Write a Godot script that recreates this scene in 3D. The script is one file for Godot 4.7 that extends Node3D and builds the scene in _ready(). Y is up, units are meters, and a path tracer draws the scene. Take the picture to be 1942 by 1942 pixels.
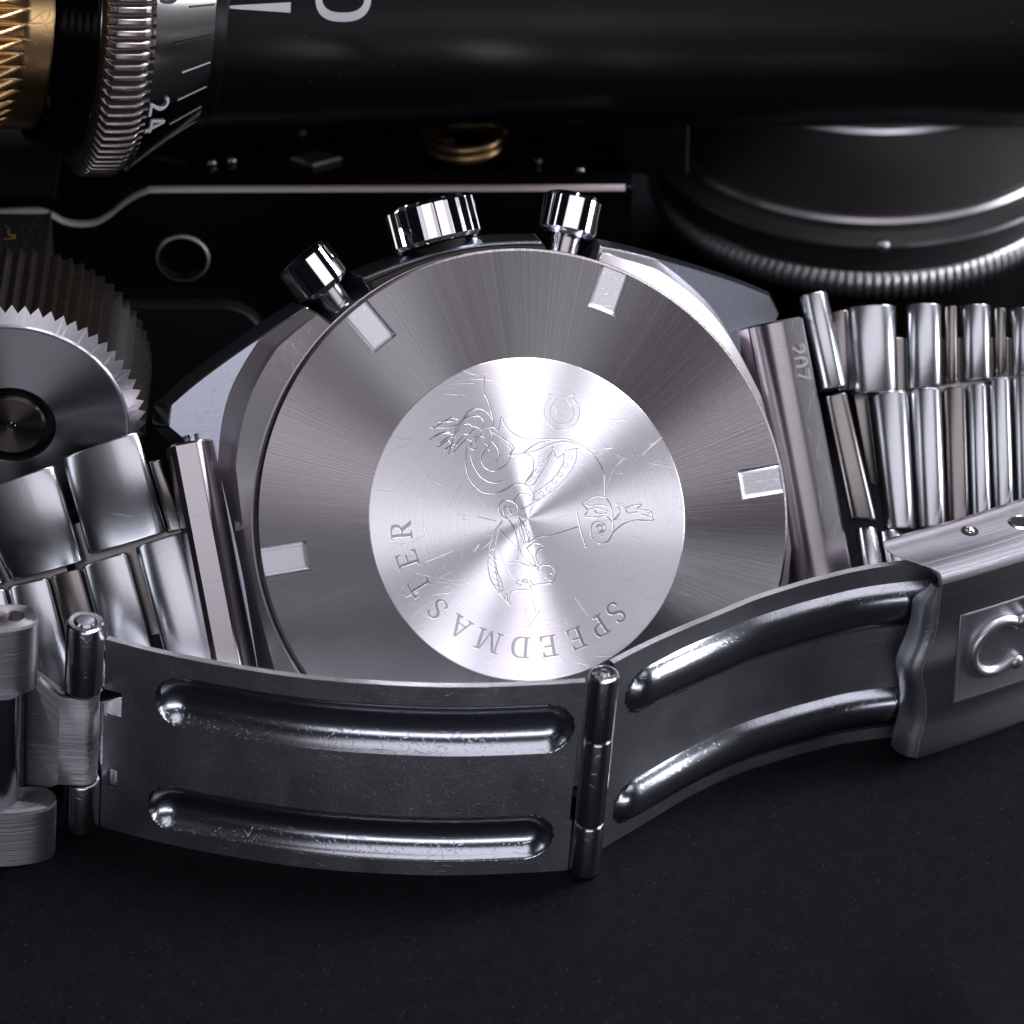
extends Node3D
# A wristwatch on its side against a vintage optical instrument. Shapes are given in millimetres in the axes of the
# watch's standing plane (x right, y up the case back, z out of it); every thing's node turns and moves them to the world in metres.

const MM := 0.001
const GROUND := -19.0
const UPW := Vector3(0, 0.81915, 0.57358)
const FWD := Vector3(0, -0.57358, 0.81915)
var lean := Basis(Vector3.RIGHT, deg_to_rad(-35.0))
var org := Vector3.ZERO
var rng := RandomNumberGenerator.new()
var M := {}
var names := {}


func _ready() -> void:
	rng.seed = 7
	set_up_view()
	make_materials()
	build_ground()
	build_instrument()
	build_barrel()
	build_cup()
	build_watch()
	build_fibre()
	build_lint()


func to_world(p: Vector3) -> Vector3:
	return (lean * p - Vector3(0, GROUND, 0)) * MM


func set_up_view() -> void:
	var cam := Camera3D.new()
	cam.name = "camera"
	cam.fov = rad_to_deg(2.0 * atan(34.956 / 350.0))
	cam.near = 0.01
	cam.far = 20.0
	cam.transform = Transform3D(lean, to_world(Vector3(0, 0, 350)))
	add_child(cam)
	cam.current = true
	var env := Environment.new()
	env.background_mode = Environment.BG_COLOR
	env.background_color = Color(0.036, 0.042, 0.056)
	env.tonemap_mode = Environment.TONE_MAPPER_LINEAR
	env.tonemap_exposure = 1.3
	env.sdfgi_enabled = true
	env.ssao_enabled = true
	env.ssil_enabled = true
	var we := WorldEnvironment.new()
	we.name = "environment"
	we.environment = env
	var lens := CameraAttributesPhysical.new()
	lens.frustum_focal_length = 100.0
	lens.frustum_focus_distance = 0.349
	lens.exposure_aperture = 25.0
	we.camera_attributes = lens
	add_child(we)
	softbox("key_softbox", Vector3(95, 285, 120), Vector2(0.10, 0.12), 0.058, Color(1.0, 0.98, 1.0))
	softbox("front_softbox", Vector3(90, 108, 330), Vector2(0.42, 0.18), 0.0245, Color(0.98, 0.97, 1.0))
	softbox("side_softbox", Vector3(250, 240, 45), Vector2(0.07, 0.11), 0.06, Color(0.97, 0.98, 1.0))
	softbox("right_softbox", Vector3(330, 40, 20), Vector2(0.10, 0.14), 0.04, Color(0.97, 0.98, 1.0))
	softbox("left_softbox", Vector3(-300, 70, 190), Vector2(0.08, 0.20), 0.009, Color(0.95, 0.97, 1.0))
	softbox("low_softbox", Vector3(30, -190, 290), Vector2(0.30, 0.08), 0.021, Color(0.95, 0.96, 1.0))


func softbox(called: String, from: Vector3, size: Vector2, energy: float, color: Color, aim := Vector3(0, -3, 0)) -> void:
	var l := AreaLight3D.new()
	l.name = called
	l.area_size = size
	l.light_energy = energy
	l.light_color = color
	l.area_range = 3.0
	l.area_attenuation = 2.0
	l.shadow_enabled = true
	var at := to_world(from)
	l.transform = Transform3D(Basis.looking_at(to_world(aim) - at, Vector3.UP), at)
	add_child(l)


# ---------------------------------------------------------------- helpers

func thing(called: String, label: String, category: String, base: Vector3, group := "") -> Node3D:
	var o := Node3D.new()
	o.name = called
	add_child(o, true)
	o.transform = Transform3D(lean, to_world(base))
	o.set_meta("label", label)
	o.set_meta("category", category)
	if group:
		o.set_meta("group", group)
	org = base
	return o


func begin() -> SurfaceTool:
	var st := SurfaceTool.new()
	st.begin(Mesh.PRIMITIVE_TRIANGLES)
	return st


func numbered(parent: Node, called: String) -> String:
	var key := str(parent.get_instance_id()) + called
	var n: int = names.get(key, 0)
	names[key] = n + 1
	return called if n == 0 else "%s_%03d" % [called, n]


func part(called: String, st: SurfaceTool, mat: Material, parent: Node3D, xf := Transform3D.IDENTITY) -> MeshInstance3D:
	st.generate_normals()
	var arr := st.commit_to_arrays()
	var v: PackedVector3Array = arr[Mesh.ARRAY_VERTEX]
	for i in v.size():
		v[i] *= MM
	arr[Mesh.ARRAY_VERTEX] = v
	var m := ArrayMesh.new()
	m.add_surface_from_arrays(Mesh.PRIMITIVE_TRIANGLES, arr)
	return put(called, m, mat, parent, xf)


func put(called: String, m: Mesh, mat: Material, parent: Node3D, xf := Transform3D.IDENTITY) -> MeshInstance3D:
	var o := MeshInstance3D.new()
	o.mesh = m
	o.material_override = mat
	o.name = numbered(parent, called)
	var shift := org if parent.get_parent() == self else Vector3.ZERO
	o.transform = Transform3D(xf.basis, (xf.origin - shift) * MM)
	parent.add_child(o, true)
	return o


func frame(at: Vector3, z: Vector3, x: Vector3) -> Transform3D:
	var zz := z.normalized()
	var xx := (x - zz * x.dot(zz)).normalized()
	return Transform3D(Basis(xx, zz.cross(xx), zz), at)


# rows of points joined into quads; smoothing breaks at the rows listed in creases and, if asked, at the columns in cuts
func grid(st: SurfaceTool, rows: Array, closed := false, creases := [], cuts := [], uvs := [], skip = null, swap := false) -> void:
	var group := 0
	var nr := rows.size()
	for i in nr - 1:
		if i in creases:
			group += 64
		var a: PackedVector3Array = rows[i]
		var b: PackedVector3Array = rows[i + 1]
		var n := a.size()
		var m := n if closed else n - 1
		var g := group
		for j in m:
			if j in cuts:
				g += 1
			if skip != null and skip.call(i, j):
				continue
			var k := (j + 1) % n
			var p := [a[j], a[k], b[k], b[j]]
			var t := [Vector2(float(j) / m, float(i) / (nr - 1)), Vector2(float(j + 1) / m, float(i) / (nr - 1)), Vector2(float(j + 1) / m, float(i + 1) / (nr - 1)), Vector2(float(j) / m, float(i + 1) / (nr - 1))]
			if uvs:
				t = [uvs[i][j], uvs[i][k], uvs[i + 1][k], uvs[i + 1][j]]
			if swap:
				for e in 4:
					t[e] = Vector2(t[e].y, t[e].x)
			st.set_smooth_group(g)
			for q in [[0, 1, 2], [0, 2, 3]]:
				var x: Vector3 = p[q[0]]
				var y: Vector3 = p[q[1]]
				var z: Vector3 = p[q[2]]
				if x.is_equal_approx(y) or y.is_equal_approx(z) or x.is_equal_approx(z):
					continue
				for e in q:
					st.set_uv(t[e])
					st.add_vertex(p[e])


func auto_creases(prof: Array) -> Array:
	var out := []
	for i in range(1, prof.size() - 1):
		var a: Vector2 = (prof[i] - prof[i - 1]).normalized()
		var b: Vector2 = (prof[i + 1] - prof[i]).normalized()
		if a.dot(b) < 0.9:
			out.append(i)
	return out


# a turned shape about z; profile of (radius, height) from the back to the front; bump(theta, row) adds to the radius
func lathe(st: SurfaceTool, prof: Array, segs := 96, bump = null, creases = null, from := 0.0, to := TAU) -> void:
	var rows := []
	var whole := is_equal_approx(to - from, TAU)
	for i in prof.size():
		var r := PackedVector3Array()
		for j in (segs if whole else segs + 1):
			var t := from + (to - from) * j / segs
			var rad: float = prof[i].x
			if bump != null:
				rad = bump.call(t, i, rad)
			r.append(Vector3(rad * cos(t), rad * sin(t), prof[i].y))
		rows.append(r)
	grid(st, rows, whole, auto_creases(prof) if creases == null else creases)


# a solid of one section (2D, counter-clockwise) pulled along z, edges chamfered, with an optional hole in its top
func prism(st: SurfaceTool, sec: PackedVector2Array, z0: float, z1: float, c := 0.12, hole := 0.0, hole_at := Vector2.ZERO, cut_dot := 0.8, swap := false) -> void:
	var mid := Vector2.ZERO
	for p in sec:
		mid += p / sec.size()
	var small := PackedVector2Array()
	for p in sec:
		small.append(p - (p - mid).normalized() * c)
	var circle := PackedVector2Array()
	for p in sec:
		circle.append(hole_at + (p - hole_at).normalized() * hole)
	var ring := func(s: PackedVector2Array, z: float) -> PackedVector3Array:
		var r := PackedVector3Array()
		for p in s:
			r.append(Vector3(p.x, p.y, z))
		return r
	var dot := PackedVector2Array()
	dot.resize(sec.size())
	dot.fill(mid)
	var rows := [ring.call(dot, z0), ring.call(small, z0), ring.call(sec, z0 + c), ring.call(sec, z1 - c), ring.call(small, z1)]
	if hole > 0.0:
		rows.append(ring.call(circle, z1))
		rows.append(ring.call(circle, z1 - minf(1.2, (z1 - z0) * 0.8)))
		dot.fill(hole_at)
		rows.append(ring.call(dot, z1 - minf(1.2, (z1 - z0) * 0.8)))
	else:
		rows.append(ring.call(dot, z1))
	var cuts := []
	var n := sec.size()
	for j in n:
		var a := (sec[j] - sec[(j + n - 1) % n]).normalized()
		var b := (sec[(j + 1) % n] - sec[j]).normalized()
		if a.dot(b) < cut_dot:
			cuts.append(j)
	grid(st, rows, true, range(1, rows.size()), cuts, [], null, swap)


func round_rect(w: float, h: float, r: float, n := 5) -> PackedVector2Array:
	var s := PackedVector2Array()
	for q in 4:
		var c := Vector2((w / 2 - r) * [1, -1, -1, 1][q], (h / 2 - r) * [1, 1, -1, -1][q])
		for i in n + 1:
			var t := PI / 2 * (q + float(i) / n)
			s.append(c + Vector2(cos(t), sin(t)) * r)
	return s


func box(st: SurfaceTool, lo: Vector3, hi: Vector3, c := 0.15) -> void:
	# in the frame (x, UPW, FWD)
	var s := PackedVector2Array([Vector2(hi.x, hi.y), Vector2(lo.x, hi.y), Vector2(lo.x, lo.y), Vector2(hi.x, lo.y)])
	prism(st, s, lo.z, hi.z, c)


func ground_frame(at := Vector3.ZERO) -> Transform3D:
	return Transform3D(Basis(Vector3.RIGHT, UPW, FWD), at)


# a domed bracelet link: four corners of its visible face, the dome's height and the depth of its body
func link(st: SurfaceTool, tl: Vector3, tr: Vector3, br: Vector3, bl: Vector3, dome: float, depth: float, round := 0.55) -> void:
	var nrm := (tr - tl).cross(tl - bl).normalized()
	var rows := []
	var n := 18
	for v in [[0.0, 0.0], [0.0, 0.82], [0.006, 0.95], [0.02, 1.0], [0.5, 1.0], [0.98, 1.0], [0.994, 0.95], [1.0, 0.82], [1.0, 0.0]]:
		var l := tl.lerp(bl, v[0])
		var r := tr.lerp(br, v[0])
		var mid := (l + r) / 2 - nrm * (depth - dome) * 0.4
		var ring := PackedVector3Array()
		for i in n + 1:
			var a := PI * (1.0 - float(i) / n)
			var x := signf(cos(a)) * pow(absf(cos(a)), round) if absf(cos(a)) > 1e-6 else 0.0
			ring.append((l + r) / 2 + (r - l) / 2 * x + nrm * (dome * (pow(sin(a), 0.9) - 1.0)))
		for i in 7:
			var a := PI * float(i) / 6
			ring.append((l + r) / 2 + (r - l) / 2 * cos(a) * 0.98 - nrm * (dome + (depth - dome) * pow(sin(a), 0.5)))
		for i in ring.size():
			ring[i] = mid + (ring[i] - mid) * float(v[1])
		rows.append(ring)
	grid(st, rows, true, [1, 2, 6, 7])


func spline(pts: Array, n: int) -> PackedVector3Array:
	var out := PackedVector3Array()
	var m := pts.size() - 1
	for i in n + 1:
		var t := float(i) / n * m
		var k := mini(int(t), m - 1)
		var p0: Vector3 = pts[maxi(k - 1, 0)]
		var p1: Vector3 = pts[k]
		var p2: Vector3 = pts[k + 1]
		var p3: Vector3 = pts[mini(k + 2, m)]
		out.append(p1.cubic_interpolate(p2, p0, p3, t - k))
	return out


func tube(st: SurfaceTool, path: PackedVector3Array, r: float, segs := 8) -> void:
	var rows := []
	for i in path.size():
		var d := (path[mini(i + 1, path.size() - 1)] - path[maxi(i - 1, 0)]).normalized()
		var f := frame(path[i], d, Vector3(0.3, 0.7, 0.6))
		var ring := PackedVector3Array()
		for j in segs:
			ring.append(f * Vector3(r * cos(TAU * j / segs), r * sin(TAU * j / segs), 0))
		rows.append(ring)
	grid(st, rows, true)


func ball(st: SurfaceTool, at: Vector3, r: float, flat := 1.0) -> void:
	var prof := []
	for i in 13:
		var a := PI * (float(i) / 12 - 0.5)
		prof.append(Vector2(r * cos(a), r * sin(a) * flat))
	var rows := []
	for p in prof:
		var ring := PackedVector3Array()
		for j in 20:
			ring.append(at + Vector3(p.x * cos(TAU * j / 20), p.x * sin(TAU * j / 20), p.y))
		rows.append(ring)
	grid(st, rows, true)


# ---------------------------------------------------------------- materials

func metal(color: Color, rough: float, aniso := 0.0) -> StandardMaterial3D:
	var m := StandardMaterial3D.new()
	m.albedo_color = color
	m.metallic = 1.0
	m.roughness = rough
	if aniso != 0.0:
		m.anisotropy_enabled = true
		m.anisotropy = aniso
	return m


func black(color: Color, rough: float, spec := 0.5) -> StandardMaterial3D:
	var m := StandardMaterial3D.new()
	m.albedo_color = color
	m.roughness = rough
	m.metallic_specular = spec
	return m


func worn(m: StandardMaterial3D, tex: Texture2D, period: float, relief: float) -> StandardMaterial3D:
	m.uv1_triplanar = true
	m.uv1_scale = Vector3.ONE / (period * MM)
	m.heightmap_enabled = true
	m.heightmap_texture = tex
	m.heightmap_scale = relief * 0.1
	return m


func grey_picture(n: int, a: PackedFloat32Array) -> ImageTexture:
	var b := PackedByteArray()
	b.resize(n * (a.size() / n))
	for i in b.size():
		b[i] = int(clampf(a[i], 0.0, 1.0) * 255.0)
	return ImageTexture.create_from_image(Image.create_from_data(n, a.size() / n, false, Image.FORMAT_L8, b))


func stroke(a: PackedFloat32Array, n: int, p: Vector2, q: Vector2, half: float, depth: float, wrap := false) -> void:
	# lowers the field along a line, soft at its edges
	var steps := maxi(1, int(p.distance_to(q) / 0.7))
	var reach := int(ceil(half + 1.0))
	for s in steps + 1:
		var c := p.lerp(q, float(s) / steps)
		for dy in range(-reach, reach + 1):
			for dx in range(-reach, reach + 1):
				var x := int(c.x) + dx
				var y := int(c.y) + dy
				var d := Vector2(x, y).distance_to(c) - half
				if d > 1.0:
					continue
				if wrap:
					x = posmod(x, n)
					y = posmod(y, n)
				elif x < 0 or y < 0 or x >= n or y >= n:
					continue
				var h := 1.0 - depth * clampf(0.5 - d * 0.5, 0.0, 1.0)
				var at := y * n + x
				a[at] = minf(a[at], h)


func brushed_texture(n: int, m: int, grain: float, run: int, floor_value := 0.0) -> ImageTexture:
	# fine parallel scratches along the picture's height
	var a := PackedFloat32Array()
	a.resize(n * m)
	var wide := PackedFloat32Array()
	for x in n / 8:
		wide.append(rng.randf())
	for x in n:
		var f := float(x) / 8.0
		var k := int(f)
		var coarse := lerpf(wide[k % wide.size()], wide[(k + 1) % wide.size()], f - k)
		var v := rng.randf()
		var y := 0
		while y < m:
			var l := int(run * rng.randf_range(0.4, 1.6)) + 1
			var w := clampf(0.62 * v + 0.10 * coarse + 0.35 * (rng.randf() - 0.3) * grain, 0.0, 1.0)
			for i in range(y, mini(y + l, m)):
				a[i * n + x] = lerpf(floor_value, 1.0, w)
			y += l
	return grey_picture(n, a)


func scratch_texture(n: int, lines: int, specks: int, long: float) -> ImageTexture:
	var a := PackedFloat32Array()
	a.resize(n * n)
	a.fill(1.0)
	for i in a.size():
		a[i] = 1.0 - 0.06 * rng.randf()
	for i in lines:
		var p := Vector2(rng.randf(), rng.randf()) * n
		var d := Vector2.from_angle(rng.randf() * TAU) * long * pow(rng.randf(), 2.0) * n
		stroke(a, n, p, p + d, rng.randf_range(0.6, 1.9), rng.randf_range(0.2, 0.9), true)
	for i in specks:
		var p := Vector2(rng.randf(), rng.randf()) * n
		stroke(a, n, p, p + Vector2(rng.randf(), rng.randf()) * 2.0, rng.randf_range(0.8, 2.4), 0.8, true)
	return grey_picture(n, a)


func dust_texture(n: int, base: Color, spot: Color, specks: int, hairs: int, mottle := 0.25, speckle := 0.2) -> ImageTexture:
	var noise := FastNoiseLite.new()
	noise.seed = 3
	noise.frequency = 0.02
	var im := Image.create(n, n, false, Image.FORMAT_RGB8)
	for y in n:
		for x in n:
			var k := 1.0 + mottle * noise.get_noise_2d(x, y) + speckle * (rng.randf() - 0.5)
			im.set_pixel(x, y, Color(base.r * k, base.g * k, base.b * k))
	for i in specks:
		var x := rng.randi() % (n - 3)
		var y := rng.randi() % (n - 3)
		var c := base.lerp(spot, pow(rng.randf(), 2.5))
		im.set_pixel(x, y, c)
		if rng.randf() < 0.35:
			im.fill_rect(Rect2i(x, y, 2, 2), c)
	for i in hairs:
		var p := Vector2(rng.randf(), rng.randf()) * n
		var d := rng.randf() * TAU
		var c := base.lerp(spot, 0.5 * rng.randf())
		for s in int(rng.randf_range(4, 18)):
			im.set_pixel(posmod(int(p.x), n), posmod(int(p.y), n), c)
			d += rng.randf_range(-0.4, 0.4)
			p += Vector2.from_angle(d)
	return ImageTexture.create_from_image(im)


func make_materials() -> void:
	var scratches := scratch_texture(1024, 420, 260, 0.16)
	var fine := scratch_texture(1024, 900, 1600, 0.05)
	var brush := brushed_texture(1024, 128, 0.9, 60)
	var cloudy := FastNoiseLite.new()
	cloudy.seed = 21
	cloudy.frequency = 0.006
	cloudy.fractal_octaves = 5
	var smudge_values := PackedFloat32Array()
	smudge_values.resize(512 * 512)
	for i in smudge_values.size():
		var x := i % 512
		var y := i / 512
		smudge_values[i] = clampf(0.80 + 0.14 * cloudy.get_noise_2d(x, y), 0.6, 1.0)
	var rubs := PackedFloat32Array()
	rubs.resize(512 * 512)
	rubs.fill(1.0)
	for i in 340:
		var p := Vector2(rng.randf(), rng.randf()) * 512.0
		var d := Vector2.from_angle(rng.randfn(0.5, 0.7)) * 512.0 * 0.14 * pow(rng.randf(), 1.5)
		stroke(rubs, 512, p, p + d, rng.randf_range(0.2, 0.8), rng.randf_range(0.2, 0.9), true)
	for i in smudge_values.size():
		smudge_values[i] = clampf(smudge_values[i] - 0.04 + 0.34 * (1.0 - rubs[i]), 0.0, 1.0)
	var smudge := grey_picture(512, smudge_values)
	var brush_rough := brushed_texture(1024, 128, 0.6, 80, 0.55)
	var noise := FastNoiseLite.new()
	noise.frequency = 0.06
	noise.fractal_octaves = 4
	var grain := NoiseTexture2D.new()
	grain.width = 512
	grain.height = 512
	grain.seamless = true
	grain.noise = noise
	M.polished = worn(metal(Color(0.70, 0.68, 0.70), 0.20), scratches, 16.0, 0.0018)
	M.chrome = metal(Color(0.92, 0.91, 0.92), 0.05)
	M.lug = worn(metal(Color(0.64, 0.66, 0.71), 0.25), fine, 11.0, 0.004)
	M.rim = worn(metal(Color(0.70, 0.68, 0.70), 0.46), fine, 10.0, 0.012)
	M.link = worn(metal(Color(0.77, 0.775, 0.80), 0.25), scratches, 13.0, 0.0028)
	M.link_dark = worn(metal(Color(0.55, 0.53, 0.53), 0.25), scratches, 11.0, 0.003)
	M.blade = worn(metal(Color(0.85, 0.855, 0.88), 0.33), fine, 15.0, 0.020)
	M.blade.roughness_texture = smudge
	M.blade.roughness = 0.45
	M.rib = worn(metal(Color(0.74, 0.75, 0.79), 0.21), fine, 15.0, 0.010)
	M.hinge = worn(metal(Color(0.70, 0.70, 0.73), 0.20), scratches, 9.0, 0.008)
	M.grime = worn(black(Color(0.10, 0.085, 0.075), 0.7), grain, 6.0, 0.05)
	M.dark_gap = black(Color(0.03, 0.03, 0.03), 0.8)
	var ring := metal(Color(0.47, 0.455, 0.47), 0.40, 1.0)
	ring.uv1_scale = Vector3(5, 1, 1)
	ring.roughness_texture = brush_rough
	ring.roughness = 0.5
	ring.heightmap_enabled = true
	ring.heightmap_texture = brush
	ring.heightmap_scale = 0.0012
	M.ring = ring
	M.notch = worn(metal(Color(0.80, 0.79, 0.82), 0.42), fine, 7.0, 0.010)
	var cover := metal(Color(0.56, 0.55, 0.58), 0.38, 0.85)
	cover.uv1_scale = Vector3(1.2, 1, 1)
	cover.heightmap_enabled = true
	cover.heightmap_texture = brush
	cover.heightmap_scale = 0.002
	M.cover = cover
	M.brushed = cover.duplicate()
	M.brushed.albedo_color = Color(0.60, 0.585, 0.61)
	M.brushed.uv1_scale = Vector3(0.7, 1, 1)
	M.brushed.heightmap_scale = 0.003
	M.plaque = worn(metal(Color(0.80, 0.79, 0.82), 0.38), fine, 9.0, 0.006)
	M.bar = worn(metal(Color(0.70, 0.68, 0.70), 0.25), scratches, 9.0, 0.003)
	var turned := metal(Color(0.60, 0.59, 0.61), 0.40, -0.95)
	turned.uv1_scale = Vector3(1, 1, 1)
	M.turned = turned
	M.bare = worn(metal(Color(0.80, 0.79, 0.82), 0.36), fine, 7.0, 0.010)
	M.hub = metal(Color(0.36, 0.33, 0.32), 0.36, -0.9)
	M.brass = worn(metal(Color(0.80, 0.65, 0.46), 0.28), scratches, 14.0, 0.010)
	M.brass_bright = metal(Color(0.80, 0.66, 0.48), 0.36)
	M.steel_knurl = worn(metal(Color(0.64, 0.60, 0.60), 0.32), fine, 9.0, 0.012)
	M.scale = metal(Color(0.66, 0.65, 0.65), 0.13)
	var dust := dust_texture(1024, Color(0.026, 0.026, 0.038), Color(0.75, 0.75, 0.8), 260, 30)
	var coat := black(Color.WHITE, 0.33, 0.5)
	coat.albedo_texture = dust
	coat.uv1_triplanar = true
	coat.uv1_scale = Vector3.ONE * 32.0
	M.anodised = coat
	var gloss := black(Color.WHITE, 0.16)
	gloss.albedo_texture = dust
	gloss.uv1_triplanar = true
	gloss.uv1_scale = Vector3.ONE * 26.0
	M.gloss = gloss
	M.enamel = black(Color(0.05, 0.05, 0.055), 0.3)
	M.step = black(Color(0.10, 0.125, 0.13), 0.5)
	var knob := black(Color.WHITE, 0.4, 0.4)
	knob.albedo_texture = dust_texture(512, Color(0.065, 0.052, 0.046), Color(0.8, 0.72, 0.65), 700, 160)
	knob.uv1_triplanar = true
	knob.uv1_scale = Vector3.ONE * 90.0
	M.knob = knob
	var flock := black(Color.WHITE, 0.85)
	flock.albedo_texture = dust_texture(512, Color(0.085, 0.075, 0.075), Color(0.8, 0.65, 0.6), 1000, 60, 0.5)
	flock.uv1_triplanar = true
	flock.uv1_scale = Vector3.ONE * 60.0
	flock.heightmap_enabled = true
	flock.heightmap_texture = grain
	flock.heightmap_scale = 0.03
	M.flock = flock
	M.cup = worn(black(Color(0.27, 0.255, 0.26), 0.42), grain, 14.0, 0.03)
	M.cup_edge = worn(metal(Color(0.88, 0.86, 0.88), 0.36), fine, 9.0, 0.010)
	M.edge = worn(metal(Color(0.74, 0.70, 0.72), 0.6), grain, 9.0, 0.02)
	M.ink = black(Color(0.72, 0.72, 0.74), 0.6)
	M.black_ink = black(Color(0.03, 0.03, 0.03), 0.6)
	var paper := black(Color.WHITE, 0.62, 0.15)
	paper.albedo_texture = dust_texture(1024, Color(0.068, 0.067, 0.083), Color(0.32, 0.32, 0.36), 3200, 260, 0.18, 1.1)
	paper.uv1_triplanar = true
	paper.uv1_scale = Vector3.ONE * 24.0
	paper.heightmap_enabled = true
	paper.heightmap_texture = grain
	paper.heightmap_scale = 0.002
	M.paper = paper
	M.fibre = black(Color(0.75, 0.58, 0.25), 0.6)
	M.lint = black(Color(0.55, 0.50, 0.45), 0.8)


# ---------------------------------------------------------------- surface

func build_ground() -> void:
	var st := begin()
	var bumpy := FastNoiseLite.new()
	bumpy.seed = 11
	bumpy.frequency = 0.012
	var rows := []
	var axis := []
	for i in 21:
		axis.append(-700.0 + i * 30.0)
	for i in 81:
		axis.append(-90.0 + i * 2.25)
	for i in 21:
		axis.append(100.0 + i * 30.0)
	for z in axis:
		var r := PackedVector3Array()
		for x in axis:
			var out := maxf(absf(x), absf(z)) / 90.0
			var y := 0.0
			if z > 25.0 and out < 2.0:
				y = (bumpy.get_noise_2d(x, z) - 0.3) * 0.7 * smoothstep(25.0, 45.0, z)
			if z > 5.0 and out < 2.0:
				# a soft crease that runs towards the front right corner
				var off: float = (x - 28.0 - 0.30 * (z - 24.0)) / 4.0
				y += 1.7 * exp(-off * off) * smoothstep(20.0, 36.0, z)
			r.append(Vector3(x, y, z))
		rows.append(r)
	grid(st, rows)
	st.generate_normals()
	var arr := st.commit_to_arrays()
	var v: PackedVector3Array = arr[Mesh.ARRAY_VERTEX]
	for i in v.size():
		v[i] *= MM
	arr[Mesh.ARRAY_VERTEX] = v
	var m := ArrayMesh.new()
	m.add_surface_from_arrays(Mesh.PRIMITIVE_TRIANGLES, arr)
	var o := MeshInstance3D.new()
	o.name = "ground"
	o.mesh = m
	o.material_override = M.paper
	o.set_meta("kind", "structure")
	o.set_meta("label", "black paper sheet with fine dust that everything stands on")
	add_child(o)


# ---------------------------------------------------------------- instrument body with the knob

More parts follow.
